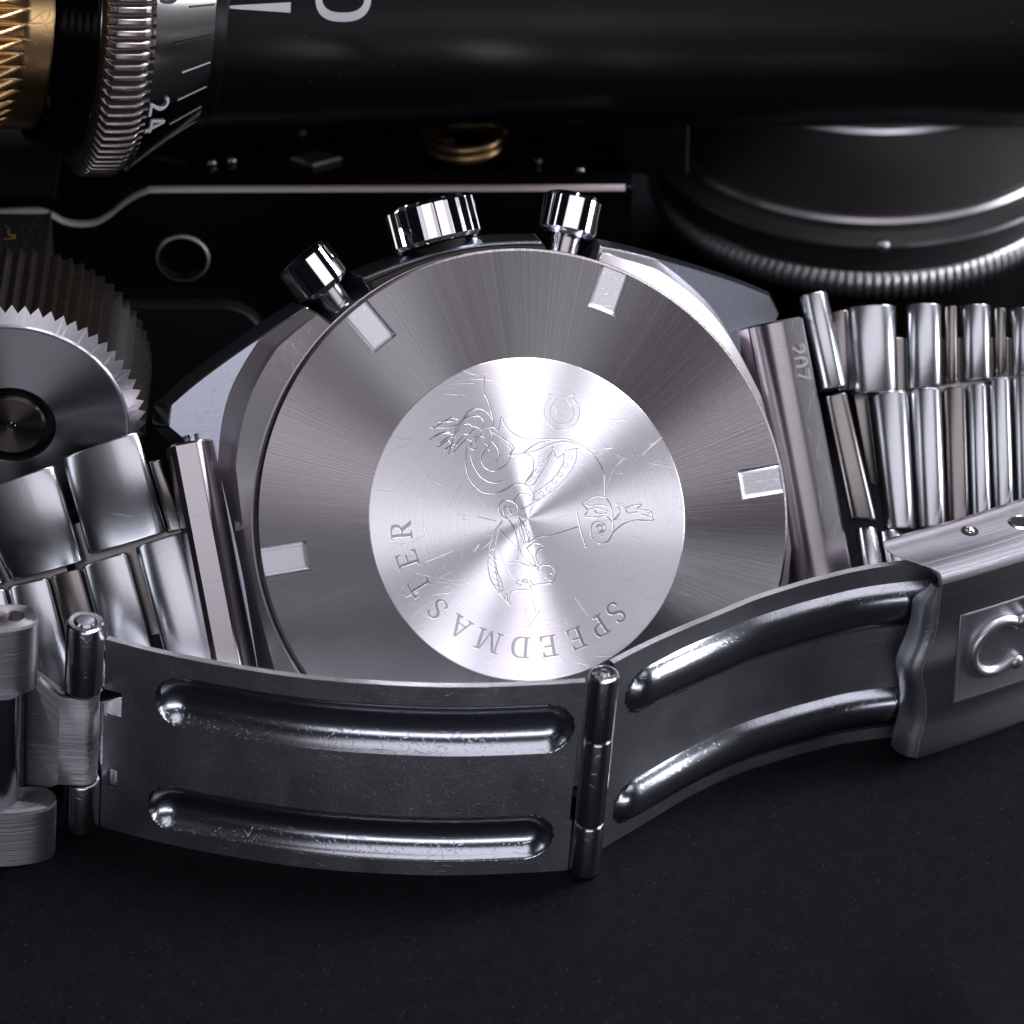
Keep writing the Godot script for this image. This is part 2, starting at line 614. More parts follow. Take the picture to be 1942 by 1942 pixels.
func build_instrument() -> void:
	var t := thing("instrument_body", "black enamelled body of a vintage instrument with a worn bright top edge behind the watch", "optical instrument", UPW * GROUND + FWD * -30.0)
	# front plate: outline along the top edge, standing upright
	var top := [Vector3(-39.369, 21.613, -21.246), Vector3(-34.77, 21.87, -21.066), Vector3(-33.45, 21.613, -21.246), Vector3(-32.599, 21.172, -21.554), Vector3(-31.58, 20.952, -21.709), Vector3(-30.314, 21.025, -21.657), Vector3(-29.256, 21.503, -21.323), Vector3(-28.182, 22.309, -20.758), Vector3(-27.158, 22.93, -20.323), Vector3(-26.306, 23.222, -20.119), Vector3(-25.159, 23.332, -20.042), Vector3(-14.12, 23.368, -20.017), Vector3(-2.702, 23.405, -19.991), Vector3(6.812, 23.441, -19.966), Vector3(8.182, 23.441, -19.966)]
	var path := spline(top, 140)
	var rows := []
	for k in 6:
		var r := PackedVector3Array()
		for p in path:
			var foot := p - UPW * (p.dot(UPW) - GROUND - 0.05)
			r.append([foot, p - UPW * 0.34, p - UPW * 0.12 - FWD * 0.10, p - FWD * 0.40, p - FWD * 2.0, foot - FWD * 2.0][k])
		rows.append(r)
	var st := begin()
	grid(st, rows.slice(0, 2))
	grid(st, rows.slice(3, 6), false, [1])
	var plate := part("front_plate", st, M.enamel, t)
	st = begin()
	grid(st, rows.slice(1, 4))
	part("worn_edge", st, M.edge, plate)
	# right end of the plate
	st = begin()
	var e: Vector3 = path[path.size() - 1]
	box(st, Vector3(e.x - 0.02, GROUND + 0.1, -31.7), Vector3(e.x + 0.5, e.dot(UPW) - 0.02, -29.95), 0.1)
	part("plate_end", st, M.enamel, t, ground_frame())
	st = begin()
	box(st, Vector3(-90, GROUND + 0.06, -75), Vector3(8.182, 4.6, -31.9), 0.2)
	part("shelf", st, M.gloss, t, ground_frame())
	st = begin()
	box(st, Vector3(-90, GROUND + 0.06, -66), Vector3(-33.370, 5.5, -12.2), 0.4)
	part("side_block", st, M.flock, t, ground_frame())
	st = begin()
	var sec := PackedVector2Array()
	var right: float = -18.156
	for i in 9:
		sec.append(Vector2(right - 3.0, -4.7) + Vector2.from_angle(PI / 2 * i / 8) * 3.0)
	sec.append(Vector2(-60, -1.7))
	sec.append(Vector2(-60, GROUND + 0.06))
	sec.append(Vector2(right, GROUND + 0.06))
	prism(st, sec, -29.75, -28.5, 0.15)
	part("lower_step", st, M.step, t, ground_frame())
	# saddle that carries the barrel
	st = begin()
	box(st, Vector3(8.0, 4.62, -46.0), Vector3(13.0, 9.0, -36.5), 0.3)
	part("saddle", st, M.enamel, t, ground_frame())
	# round slotted screw on the plate
	var c: Vector3 = Vector3(-23.96, 18.584, -23.305)
	st = begin()
	lathe(st, [Vector2(2.02, 0.0), Vector2(2.02, 0.18), Vector2(1.85, 0.34), Vector2(1.62, 0.34), Vector2(1.5, 0.1), Vector2(1.45, -0.3), Vector2(0.25, -0.3), Vector2(0.12, -0.1), Vector2(0.0, -0.08)], 64)
	var sc := part("plate_screw", st, M.enamel, t, frame(c, FWD, Vector3.RIGHT))
	st = begin()
	lathe(st, [Vector2(1.96, 0.24), Vector2(1.86, 0.37), Vector2(1.78, 0.37)], 64)
	part("worn_ring", st, M.edge, sc)
	# brass coil spring standing on the shelf
	var coil := PackedVector3Array()
	for k in 121:
		var a := TAU * 2.6 * k / 120 + 0.6
		coil.append(Vector3(2.75 * cos(a), 2.75 * sin(a), 0.42 + 1.9 * k / 120))
	st = begin()
	tube(st, coil, 0.42, 12)
	var bs := part("coil_spring", st, M.brass_bright, t, frame(Vector3(-3.469, 25.92, -28.945) - FWD * 1.5, UPW, Vector3.RIGHT))
	bs.set_meta("label", "brass coil spring under the black tube")
	# small bright fittings on the shelf
	st = begin()
	var dia := PackedVector2Array([Vector2(1.9, 0), Vector2(0.1, 1.1), Vector2(-1.9, 0), Vector2(-0.2, -1.1)])
	prism(st, dia, 0.0, 0.35, 0.08)
	part("metal_tab", st, M.bare, t, frame(Vector3(-14.461, 25.92, -28.945), UPW, Vector3.RIGHT))
	for q in [Vector3(-22.142, 25.761, -28.335), Vector3(-20.68, 25.977, -28.643), Vector3(-15.554, 28.241, -31.877), Vector3(1.986, 25.891, -28.52), Vector3(5.009, 25.202, -27.537), Vector3(9.747, 25.202, -27.537)]:
		st = begin()
		ball(st, Vector3.ZERO, 0.34)
		part("rivet", st, M.chrome, t, Transform3D(Basis.IDENTITY, q))
	st = begin()
	tube(st, spline([Vector3(-26.789, 26.243, -29.111), Vector3(-25.953, 26.07, -28.863), Vector3(-24.955, 25.811, -28.494), Vector3(-23.923, 25.596, -28.186)], 20), 0.26)
	part("wire_clip", st, M.chrome, t)
	build_knob(t)


func build_knob(t: Node3D) -> void:
	var c: Vector3 = Vector3(-34.164, 5.904, 0)
	var f := frame(c, FWD, Vector3.RIGHT)
	var teeth := 64
	var big := 9.12
	var ridge := func(a: float) -> float:
		var x := fposmod(a / TAU * teeth, 1.0)
		return big - 0.46 * absf(2.0 * x - 1.0)
	var segs := teeth * 8
	# side: grooved all round, cut off by the bevel at its front
	var rows := []
	for k in 7:
		var r := PackedVector3Array()
		for j in segs:
			var a := TAU * j / segs
			var rr: float = ridge.call(a)
			var front := -0.25 - (rr - 8.05) * 0.75
			var z: float = [-8.7, -8.4, -7.0, -5.0, -3.0, -1.5, front][k]
			if k == 0:
				rr -= 0.3
			r.append(Vector3(rr * cos(a), rr * sin(a), z))
		rows.append(r)
	var st := begin()
	var cuts := []
	for j in segs:
		if j % 4 == 0:
			cuts.append(j)
	grid(st, rows, true, [], cuts)
	var k := part("knurled_knob", st, M.knob, t, f)
	k.set_meta("label", "black knurled knob with a turned steel face")
	st = begin()
	var bev := []
	for q in 2:
		var r := PackedVector3Array()
		for j in segs:
			var a := TAU * j / segs
			var rr: float = ridge.call(a) if q == 0 else 8.05
			r.append(Vector3(rr * cos(a), rr * sin(a), -0.25 - (rr - 8.05) * 0.75))
		bev.append(r)
	grid(st, bev, true)
	lathe(st, [Vector2(8.05, -0.25), Vector2(7.95, -0.1), Vector2(7.8, -0.1)], 128)
	part("bevel", st, M.bare, k)
	# face with fine turning marks, as real grooves
	var prof := []
	var r0 := 7.8
	while r0 > 3.05:
		prof.append(Vector2(r0, -0.1))
		prof.append(Vector2(r0 - 0.055, -0.116))
		r0 -= 0.11
	st = begin()
	var none := []
	lathe(st, prof, 160, null, none)
	part("face", st, M.turned, k)
	st = begin()
	lathe(st, [Vector2(3.05, -0.1), Vector2(2.98, -0.3), Vector2(2.95, -1.2), Vector2(2.2, -1.2)], 96)
	part("recess", st, M.dark_gap, k)
	st = begin()
	var hub := [Vector2(2.36, -1.3), Vector2(2.34, -0.15), Vector2(2.24, 0.0)]
	r0 = 2.2
	while r0 > 0.3:
		hub.append(Vector2(r0, 0.06))
		hub.append(Vector2(r0 - 0.05, 0.046))
		r0 -= 0.1
	hub.append(Vector2(0.2, -0.1))
	hub.append(Vector2(0.0, -0.1))
	lathe(st, hub, 96, null, [1, 2])
	part("hub", st, M.hub, k)
	st = begin()
	lathe(st, [Vector2(0.3, 0.05), Vector2(0.24, 0.09), Vector2(0.0, 0.1)], 24)
	part("centre_mark", st, M.chrome, k)


# ---------------------------------------------------------------- barrel

func build_barrel() -> void:
	var t := thing("lens_barrel", "long black tube with brass and steel knurled rings lying across the top", "lens barrel", Vector3(-26.77, 37.576, -13.5))
	var f := frame(Vector3(-26.77, 37.576, -13.5), Vector3(0.963, 0.02, -0.27), Vector3(0.27, 0, 0.963))
	var st := begin()
	lathe(st, [Vector2(9.0, 3.2), Vector2(10.32, 3.6), Vector2(10.34, 4.5), Vector2(10.24, 4.62), Vector2(10.2, 4.8), Vector2(10.2, 30.0), Vector2(10.2, 60.0), Vector2(10.2, 92.0), Vector2(9.8, 92.5), Vector2(0.0, 92.5)], 160)
	var tb := part("tube", st, M.anodised, t, f)
	# engraved figure: a long nought across the tube
	st = begin()
	var rows := []
	for q in [0.0, 1.0]:
		var r := PackedVector3Array()
		for j in 64:
			var a := TAU * j / 64
			var s := signf(cos(a)) * pow(absf(cos(a)), 0.8)
			var u := signf(sin(a)) * pow(absf(sin(a)), 0.8)
			var z := 12.75 + s * lerpf(2.0, 1.52, q)
			var th: float = 0.19 + u * lerpf(0.172, 0.108, q)
			r.append(Vector3(10.225 * cos(th), 10.225 * sin(th), z))
		rows.append(r)
	grid(st, rows, true)
	part("engraved_numeral", st, M.ink, tb)
	st = begin()
	rows = []
	for q in [[4.3, 0.010], [4.9, 0.010], [4.92, 0.012], [9.0, 0.036]]:
		var r := PackedVector3Array()
		for s in [-1.0, -0.5, 0.0, 0.5, 1.0]:
			var th = 0.265 + s * float(q[1])
			r.append(Vector3(10.225 * cos(th), 10.225 * sin(th), float(q[0])))
		rows.append(r)
	grid(st, rows)
	part("engraved_index", st, M.ink, tb)
	# bevelled scale ring
	st = begin()
	lathe(st, [Vector2(13.0, -1.5), Vector2(13.55, -1.15), Vector2(12.6, 0.3), Vector2(11.6, 2.0), Vector2(10.62, 3.62), Vector2(10.3, 3.75), Vector2(9.9, 3.6)], 160, null, [1, 4, 5])
	var sr := part("scale_ring", st, M.scale, t, f)
	var slope := Vector2(10.62 - 13.55, 3.62 + 1.15)
	var on_cone := func(q: float, th: float, lift: float) -> Vector3:
		var rr := 13.55 + slope.x * q
		var z := -1.15 + slope.y * q
		var out := Vector2(slope.y, -slope.x).normalized() * lift
		return Vector3((rr + out.x) * cos(th), (rr + out.x) * sin(th), z + out.y)
	var deg := -9.0
	var n := 0
	while deg < 80.0:
		var lo: float = [0.5, 0.45, 0.55, 0.34, 0.5][n % 5]
		st = begin()
		rows = []
		for q in [lo, 0.97]:
			var r := PackedVector3Array()
			for s in [-0.0055, 0.0055]:
				r.append(on_cone.call(q, deg_to_rad(deg) + s, 0.03))
			rows.append(r)
		grid(st, rows)
		part("graduation", st, M.black_ink if deg < 30.0 else M.ink, sr)
		deg += 11.4
		n += 1
	for w in [["0", 10.0, true], ["2", 47.0, false], ["4", 55.0, false]]:
		var tm := TextMesh.new()
		tm.text = w[0]
		tm.font = SystemFont.new()
		tm.font_size = 16
		tm.pixel_size = 0.00015
		tm.depth = 0.00004
		var th: float = deg_to_rad(float(w[1]))
		var at: Vector3 = on_cone.call(0.2, th, 0.03)
		var along: Vector3 = (on_cone.call(1.0, th, 0.0) - on_cone.call(0.0, th, 0.0)).normalized()
		var down := Vector3(-sin(th), cos(th), 0)
		put("engraved_numeral", tm, M.black_ink if w[2] else M.ink, sr, Transform3D(Basis(down, along, down.cross(along)), at))
	# knurled steel ring: flat-topped ridges, ends rounded off
	var teeth := 104
	var rise := func(a: float, i: int, r: float) -> float:
		if r < 12.4:
			return r
		var x := fposmod(a / TAU * teeth, 1.0)
		var tri := absf(2.0 * x - 1.0)
		return minf(r, 13.05 + 0.75 * smoothstep(0.05, 0.55, tri))
	var prof := [Vector2(11.8, -4.6), Vector2(12.7, -4.55), Vector2(13.1, -4.4), Vector2(13.55, -4.15), Vector2(13.8, -3.9), Vector2(13.8, -3.0), Vector2(13.8, -2.1), Vector2(13.65, -1.75), Vector2(13.35, -1.4), Vector2(13.1, -1.15), Vector2(12.8, -1.1)]
	st = begin()
	lathe(st, prof, teeth * 10, rise, [])
	part("knurled_ring", st, M.steel_knurl, t, f)
	# black grooved collar
	prof = []
	var z := -7.5
	while z < -4.5:
		prof.append(Vector2(11.3 + (z + 7.5) * 0.35, z))
		prof.append(Vector2(11.3 + (z + 7.5) * 0.35 - 0.22, z + 0.3))
		z += 0.5
	st = begin()
	lathe(st, prof, 120)
	part("collar", st, M.gloss, t, f)
	# brass ring with sharp ridges that run out to points
	var bt := 61
	var brass := func(a: float, i: int, r: float) -> float:
		if r < 10.3:
			return r
		var x := fposmod(a / TAU * bt + 0.3, 1.0)
		return maxf(10.42, minf(r, 10.30 + 0.98 * (1.0 - absf(2.0 * x - 1.0))))
	prof = [Vector2(9.0, -24.0), Vector2(10.4, -23.9), Vector2(11.3, -22.0), Vector2(11.3, -18.0), Vector2(11.3, -14.0), Vector2(11.3, -12.0)]
	for i in 9:
		prof.append(Vector2(11.3 - 0.11 * i, -11.6 + 0.26 * i))
	prof.append(Vector2(10.42, -9.2))
	prof.append(Vector2(10.42, -7.6))
	prof.append(Vector2(10.0, -7.35))
	st = begin()
	lathe(st, prof, bt * 12, brass, [16])
	part("brass_ring", st, M.brass, t, f)


# ---------------------------------------------------------------- cup-shaped ring at the right

func build_cup() -> void:
	var c: Vector3 = Vector3(27.525, 26.949, -50)
	var t := thing("eyepiece_ring", "round black cup with bright rims and a finely knurled base ring right of the watch", "eyepiece", c - UPW * (c.dot(UPW) - GROUND))
	var f := frame(c, UPW, Vector3.RIGHT)
	var k := 1.09
	var st := begin()
	lathe(st, [Vector2(13.2 * k, -12.0), Vector2(13.2 * k, -1.6), Vector2(14.6 * k, -1.4)], 96)
	part("pedestal", st, M.enamel, t, f)
	var teeth := 150
	var rise := func(a: float, i: int, r: float) -> float:
		if i < 1 or i > 3:
			return r
		return r - 0.42 * (0.5 + 0.5 * cos(a * teeth))
	st = begin()
	lathe(st, [Vector2(14.6 * k, -1.5), Vector2(15.5 * k, -1.4), Vector2(15.55 * k, -0.7), Vector2(15.5 * k, 0.0), Vector2(14.95 * k, 0.35), Vector2(14.9 * k, 0.5)], teeth * 8, rise, [])
	part("knurled_ring", st, M.cup_edge, t, f)
	st = begin()
	lathe(st, [Vector2(14.9 * k, 0.5), Vector2(15.2 * k, 1.2), Vector2(15.9 * k, 3.2), Vector2(16.2 * k, 3.6)], 160)
	lathe(st, [Vector2(15.95 * k, 3.95), Vector2(15.4 * k, 4.5), Vector2(15.35 * k, 5.1)], 160)
	var fl := part("flange", st, M.cup, t, f)
	st = begin()
	lathe(st, [Vector2(16.2 * k, 3.6), Vector2(16.15 * k, 3.85), Vector2(15.95 * k, 3.95)], 160)
	part("worn_edge", st, M.cup_edge, fl)
	st = begin()
	ball(st, Vector3.ZERO, 0.55)
	part("index_pip", st, M.cup_edge, fl, Transform3D(Basis.IDENTITY, Vector3(0.2, -16.05 * k, 3.75)))
	st = begin()
	lathe(st, [Vector2(15.35 * k, 5.1), Vector2(15.15 * k, 5.45), Vector2(14.9 * k, 5.5)], 160)
	part("inner_edge", st, M.cup_edge, t, f)
	st = begin()
	lathe(st, [Vector2(14.9 * k, 5.5), Vector2(14.85 * k, 6.0), Vector2(14.5 * k, 12.3)], 160)
	part("cup_wall", st, M.cup, t, f)
	st = begin()
	lathe(st, [Vector2(14.5 * k, 12.3), Vector2(14.4 * k, 12.75), Vector2(14.1 * k, 12.85), Vector2(13.8 * k, 12.6)], 160)
	part("rim", st, M.cup_edge, t, f)
	st = begin()
	lathe(st, [Vector2(13.8 * k, 12.6), Vector2(13.6 * k, 5.0), Vector2(0, 5.0)], 128)
	part("cup_inside", st, M.dark_gap, t, f)


# ---------------------------------------------------------------- watch

var wf: Transform3D     # the case's frame: x towards the bracelet, y towards the crown, z out of the back


func build_watch() -> void:
	var t := thing("wristwatch", "steel wristwatch on its side showing an engraved case back, crown up, clasp unfolded in front", "wristwatch", UPW * GROUND + FWD * 14.0)
	wf = Transform3D(Basis(Vector3(0.956, 0.182, -0.231), Vector3(-0.191, 0.982, -0.015), Vector3(0.224, 0.058, 0.973)), Vector3(0.9, -0.54, 0))
	build_case(t)
	build_back(t)
	build_crown(t)
	build_end_links(t)
	build_links(t)
	build_clasp(t)


var flank: PackedVector3Array


func outline(a: float) -> float:
	# distance from the middle to the edge of the tonneau case at an angle
	var pts := [Vector2(20.9, 0), Vector2(21.0, 8.6), Vector2(22.1, 10.4), Vector2(22.75, 11.25)]
	if flank.is_empty():
		flank = spline([Vector3(22.3, 12.7, 0), Vector3(20.0, 14.05, 0), Vector3(16.0, 16.0, 0), Vector3(11.0, 18.1, 0), Vector3(6.0, 19.45, 0), Vector3(0.0, 20.1, 0), Vector3(-6.0, 19.45, 0)], 60)
	for p in flank:
		pts.append(Vector2(p.x, p.y))
	var d := Vector2(absf(cos(a)), absf(sin(a)))
	for i in pts.size() - 1:
		var hit = Geometry2D.segment_intersects_segment(Vector2.ZERO, d * 60.0, pts[i], pts[i + 1])
		if hit != null:
			var l := (hit as Vector2).length()
			for p in [117.6, 67.2]:
				if absf(rad_to_deg(a) - p) < 6.0:
					l = minf(l, 19.35)
			return l
	return 20.1


func build_case(t: Node3D) -> void:
	var angles := []
	for i in 360:
		angles.append(TAU * i / 360)
	for q in 4:
		for p in [Vector2(21.0, 8.6), Vector2(22.1, 10.4), Vector2(22.75, 11.25), Vector2(22.3, 12.7)]:
			angles.append(fposmod((p * Vector2([1, -1, -1, 1][q], [1, 1, -1, -1][q])).angle(), TAU))
	for p in [117.6, 67.2]:
		for q in [-6.02, -5.98, 5.98, 6.02]:
			angles.append(deg_to_rad(p + q))
	angles.sort()
	var slope := []
	var body := []
	for k in 9:
		var r := PackedVector3Array()
		for a in angles:
			var o := outline(a)
			var flat := minf(21.6 - 0.7 * maxf(0.0, cos(a)), o - 0.9) - 0.9 * (1.0 - smoothstep(0.30, 0.62, absf(sin(a))))
			var q: Array = [[18.3, -1.2], [18.75, -1.25], [lerpf(18.75, flat, 0.60), -2.05], [lerpf(18.75, flat, 0.68), -1.95], [flat, -2.95], [o - 0.82, -2.97], [o - 0.72, -3.08], [o + 0.05, -5.4], [o, -5.8]][k]
			r.append(Vector3(q[0] * cos(a), q[0] * sin(a), q[1] - (0.17 * maxf(0.0, absf(q[0] * cos(a)) - 9.0) if k > 2 else 0.0)))
		if k <= 4:
			slope.append(r)
		if k >= 4:
			body.append(r)
	for q in [[-0.6, -8.6], [-2.5, -9.6]]:
		var r := PackedVector3Array()
		for a in angles:
			var o := outline(a) + float(q[0])
			r.append(Vector3(o * cos(a), o * sin(a), q[1]))
		body.append(r)
	var st := begin()
	grid(st, body, true, [1, 2, 3])
	var case := part("case", st, M.lug, t, wf)
	st = begin()
	var dirty := func(i: int, j: int) -> bool:
		return i > 0 and wrapf(rad_to_deg(angles[j]), 0.0, 360.0) > 62.0 and rad_to_deg(angles[j]) < 124.0
	grid(st, slope, true, [1, 2, 3], [], [], dirty)
	part("case_rim", st, M.rim, case)
	st = begin()
	var clean := func(i: int, j: int) -> bool:
		return not dirty.call(i, j)
	grid(st, slope, true, [1, 2, 3], [], [], clean)
	part("grimy_groove", st, M.grime, case)
	st = begin()
	lathe(st, [Vector2(0.0, -10.6), Vector2(14.0, -10.4), Vector2(16.5, -9.9), Vector2(17.6, -9.5)], 96)
	part("crystal", st, M.chrome, case)


func build_back(t: Node3D) -> void:
	var ro := 18.7
	var ri := 11.05
	var height := func(r: float) -> float:
		return 0.8 * pow((ro - 0.25 - r) / (ro - 0.25 - ri), 1.0) if r < ro - 0.25 else 0.0
	var half := 1.02
	var inner := 15.35
	var st := begin()
	# bevelled edge
	lathe(st, [Vector2(ro - 0.3, -2.0), Vector2(ro - 0.05, -1.2), Vector2(ro, -0.3), Vector2(ro - 0.08, -0.1), Vector2(ro - 0.25, 0.0)], 220)
	var rad := []
	for i in 13:
		rad.append(lerpf(ro - 0.25, inner, i / 12.0))
	var rad2 := []
	for i in 13:
		rad2.append(lerpf(inner, ri, i / 12.0))
	for k in 6:
		var mid := deg_to_rad(-1.5 + 60.0 * k)
		var nxt := mid + PI / 3
		var rows := []
		var uvs := []
		for r in rad:
			var row := PackedVector3Array()
			var uv := PackedVector2Array()
			var e := asin(half / r)
			for j in 25:
				var a := lerpf(mid + e, nxt - e, j / 24.0)
				row.append(Vector3(r * cos(a), r * sin(a), height.call(r)))
				uv.append(Vector2(a / TAU, (ro - r) / 7.6))
			rows.append(row)
			uvs.append(uv)
		grid(st, rows, false, [], [], uvs)
	var rows2 := []
	for r in rad2:
		var row := PackedVector3Array()
		for j in 240:
			var a := TAU * j / 240
			row.append(Vector3(r * cos(a), r * sin(a), height.call(r)))
		rows2.append(row)
	var ring_uv := begin()
	grid(st, rows2, true)
	var back := part("case_back", st, M.ring, t, wf)
	# milled flats at the edge
	for k in 6:
		var mid := deg_to_rad(-1.5 + 60.0 * k)
		var fx := Vector2.from_angle(mid)
		var fy := Vector2(-fx.y, fx.x)
		st = begin()
		var floor_rows := []
		var wall_a := PackedVector3Array()
		var wall_b := PackedVector3Array()
		var wall_c := PackedVector3Array()
		var wall_d := PackedVector3Array()
		var zf := -0.06
		for i in 9:
			var row := PackedVector3Array()
			for j in 7:
				var y := half * (j / 3.0 - 1.0)
				var outer := sqrt(pow(ro - 0.25, 2) - y * y)
				var inn := sqrt(inner * inner - y * y)
				var x := lerpf(outer, inn, i / 8.0)
				var p := fx * x + fy * y
				row.append(Vector3(p.x, p.y, zf + 0.22 * i / 8.0))
			floor_rows.append(row)
			for s in [[0, wall_a, wall_b], [6, wall_c, wall_d]]:
				var low: Vector3 = row[s[0]]
				s[1].append(low)
				s[2].append(Vector3(low.x, low.y, height.call(Vector2(low.x, low.y).length())))
		grid(st, floor_rows)
		grid(st, [wall_a, wall_b])
		grid(st, [wall_c, wall_d])
		var low_row: PackedVector3Array = floor_rows[8]
		var up_row := PackedVector3Array()
		for p in low_row:
			up_row.append(Vector3(p.x, p.y, height.call(Vector2(p.x, p.y).length())))
		grid(st, [low_row, up_row])
		part("notch", st, M.notch, back)
	# engraved centre
	st = begin()
	var prof := [Vector2(ri + 0.02, 0.75), Vector2(ri, 0.82)]
	for i in 23:
		prof.append(Vector2(ri - 0.06 - (ri - 0.1) * i / 22.0, 0.85))
	prof.append(Vector2(0, 0.85))
	lathe(st, prof, 180)
	part("medallion", st, medallion_material(ri), back, Transform3D(Basis(Vector3(0, 0, 1), deg_to_rad(-11.0)), Vector3.ZERO))


func medallion_material(radius: float) -> StandardMaterial3D:
	var n := 1280
	var a := PackedFloat32Array()
	a.resize(n * n)
	a.fill(1.0)
	var noise := PackedFloat32Array()
	for i in 1400:
		noise.append(rng.randf())
	for y in n:
		for x in n:
			var r := Vector2(x - n / 2, y - n / 2).length()
			var k := int(r * 0.55)
			a[y * n + x] = 1.0 - 0.13 * noise[k % 1400] - 0.07 * noise[(k / 5 + 700) % 1400] - 0.05 * rng.randf()
	var unit := func(p: Vector2) -> Vector2:
		return Vector2(((p.x - 959.0) / 878.0 * 0.5 + 0.5) * n, ((p.y - 990.0) / 890.0 * 0.5 + 0.5) * n)
	# the creature's outline, its rod, wings and loops
	var lines := [
		[720, 210, 716, 290, 742, 345, 765, 425],
		[600, 440, 640, 395, 700, 385, 745, 415, 768, 450, 760, 480],
		[435, 500, 500, 455, 540, 437, 575, 447], [465, 460, 545, 455], [420, 492, 510, 490, 570, 475],
		[415, 560, 480, 522, 560, 520, 600, 450, 640, 430, 690, 425, 715, 455, 705, 500],
		[460, 600, 520, 562, 545, 600, 580, 560, 600, 540], [545, 630, 590, 580, 620, 555, 650, 565, 640, 600, 668, 606, 672, 560, 702, 520, 690, 490, 650, 480],
		[520, 640, 545, 560, 560, 500, 590, 455, 630, 420],
		[735, 490, 770, 485, 795, 500, 812, 430, 835, 480, 880, 520, 940, 545, 1010, 550, 1130, 545, 1195, 550, 1270, 590, 1340, 650, 1385, 740, 1388, 860],
		[930, 630, 1000, 580, 1080, 557, 1150, 545], [930, 630, 1010, 612, 1090, 577, 1170, 560, 1235, 575],
		[750, 495, 770, 515, 815, 540, 838, 550], [820, 545, 855, 568, 880, 600, 858, 640, 930, 630, 972, 640, 990, 670],
		[750, 500, 765, 540, 735, 600, 703, 650, 715, 700, 760, 725, 812, 710, 852, 670, 872, 610],
		[620, 600, 615, 700, 642, 780, 700, 838, 770, 850, 830, 830, 880, 802, 930, 795, 970, 820, 992, 860, 985, 890],
		[990, 670, 985, 740, 945, 790, 985, 802, 1040, 722, 1080, 652, 1100, 608, 1120, 652, 1162, 625],
		[1162, 625, 1150, 690, 1090, 775, 985, 852], [1232, 600, 1220, 680, 1160, 775, 1080, 845, 985, 892], [1165, 612, 1240, 598],
		[915, 937, 985, 905, 1055, 868],
		[860, 1000, 820, 975, 798, 940, 805, 903, 840, 885, 885, 900, 905, 940, 905, 1020, 922, 1090, 950, 1150, 985, 1200, 1000, 1250],
		[868, 962, 848, 922, 825, 932, 830, 970, 870, 1020, 890, 1062, 905, 1130, 930, 1200, 1000, 1250],
		[905, 980, 945, 1030, 968, 1085, 955, 1120, 1005, 1090, 1110, 1070, 1238, 1028], [1230, 938, 1250, 1040, 1280, 1142],
		[815, 1000, 770, 1070, 745, 1160, 735, 1250, 755, 1330, 800, 1400, 858, 1460], [858, 1460, 862, 1390, 975, 1375], [975, 1375, 975, 1352, 1082, 1340],
		[800, 1045, 780, 1120, 770, 1200, 790, 1290, 815, 1350, 810, 1402], [742, 1180, 782, 1215], [738, 1235, 788, 1272], [750, 1310, 802, 1335], [775, 1270, 800, 1385],
		[800, 1045, 850, 1100, 902, 1160, 895, 1212], [855, 1227, 915, 1230, 960, 1245, 1000, 1252],
		[948, 1150, 990, 1120, 1030, 1128, 1042, 1145, 1010, 1160, 1000, 1200, 1020, 1240, 1060, 1240, 1092, 1250, 1110, 1300, 1085, 1342],
		[890, 1340, 905, 1325, 922, 1352, 890, 1340], [925, 1330, 945, 1320, 955, 1340, 925, 1330], [968, 1325, 980, 1345],
		[1258, 900, 1290, 880, 1340, 860, 1392, 870, 1422, 920, 1432, 1000, 1430, 1062, 1400, 1110, 1350, 1117, 1310, 1080, 1315, 1020, 1342, 1000, 1380, 1010, 1386, 1050, 1350, 1062],
		[1258, 900, 1290, 940, 1275, 970, 1330, 977, 1390, 970, 1425, 1000], [1430, 1062, 1490, 1012, 1560, 990, 1640, 992, 1662, 985],
		[440, 545, 500, 515, 540, 520], [470, 580, 520, 545, 560, 540], [500, 612, 540, 585, 570, 590], [610, 470, 640, 470, 660, 490, 640, 520, 610, 525],
		[660, 545, 690, 530, 720, 545], [725, 575, 740, 590], [735, 600, 748, 615], [760, 560, 790, 600, 800, 640, 780, 680], [640, 640, 660, 700, 700, 760, 760, 790, 820, 780],
		[850, 585, 870, 610, 860, 632], [1100, 608, 1096, 590, 1110, 600], [1020, 640, 1040, 655, 1050, 680], [1060, 660, 1075, 640, 1090, 622], [940, 800, 955, 770, 975, 745, 990, 715],
		[880, 900, 900, 860, 940, 850, 975, 860], [840, 915, 852, 940, 862, 955], [912, 1000, 930, 1060, 945, 1120], [930, 1010, 950, 1060, 960, 1100],
		[745, 1160, 770, 1150], [744, 1205, 786, 1245], [748, 1275, 796, 1302], [762, 1345, 806, 1362], [790, 1395, 815, 1380], [820, 1430, 835, 1400, 845, 1440],
		[1280, 905, 1310, 915, 1350, 905, 1400, 915], [1330, 940, 1350, 955, 1395, 955], [1340, 1030, 1360, 1020, 1372, 1040, 1358, 1058], [1460, 915, 1470, 950, 1440, 990], [1500, 925, 1520, 950, 1570, 945], [1590, 960, 1620, 965, 1650, 975],
		[1448, 900, 1500, 920, 1540, 910, 1592, 903, 1570, 930, 1642, 940, 1652, 980], [1300, 935, 1340, 925, 1400, 940],
	]
	for l in lines:
		var pts := []
		for i in l.size() / 2:
			pts.append(Vector3(l[i * 2], l[i * 2 + 1], 0))
		var path := spline(pts, maxi(2, pts.size() * 7)) if pts.size() > 2 else PackedVector3Array([pts[0], pts[1]])
		for i in path.size() - 1:
			stroke(a, n, unit.call(Vector2(path[i].x, path[i].y)), unit.call(Vector2(path[i + 1].x, path[i + 1].y)), 1.6, 0.75)
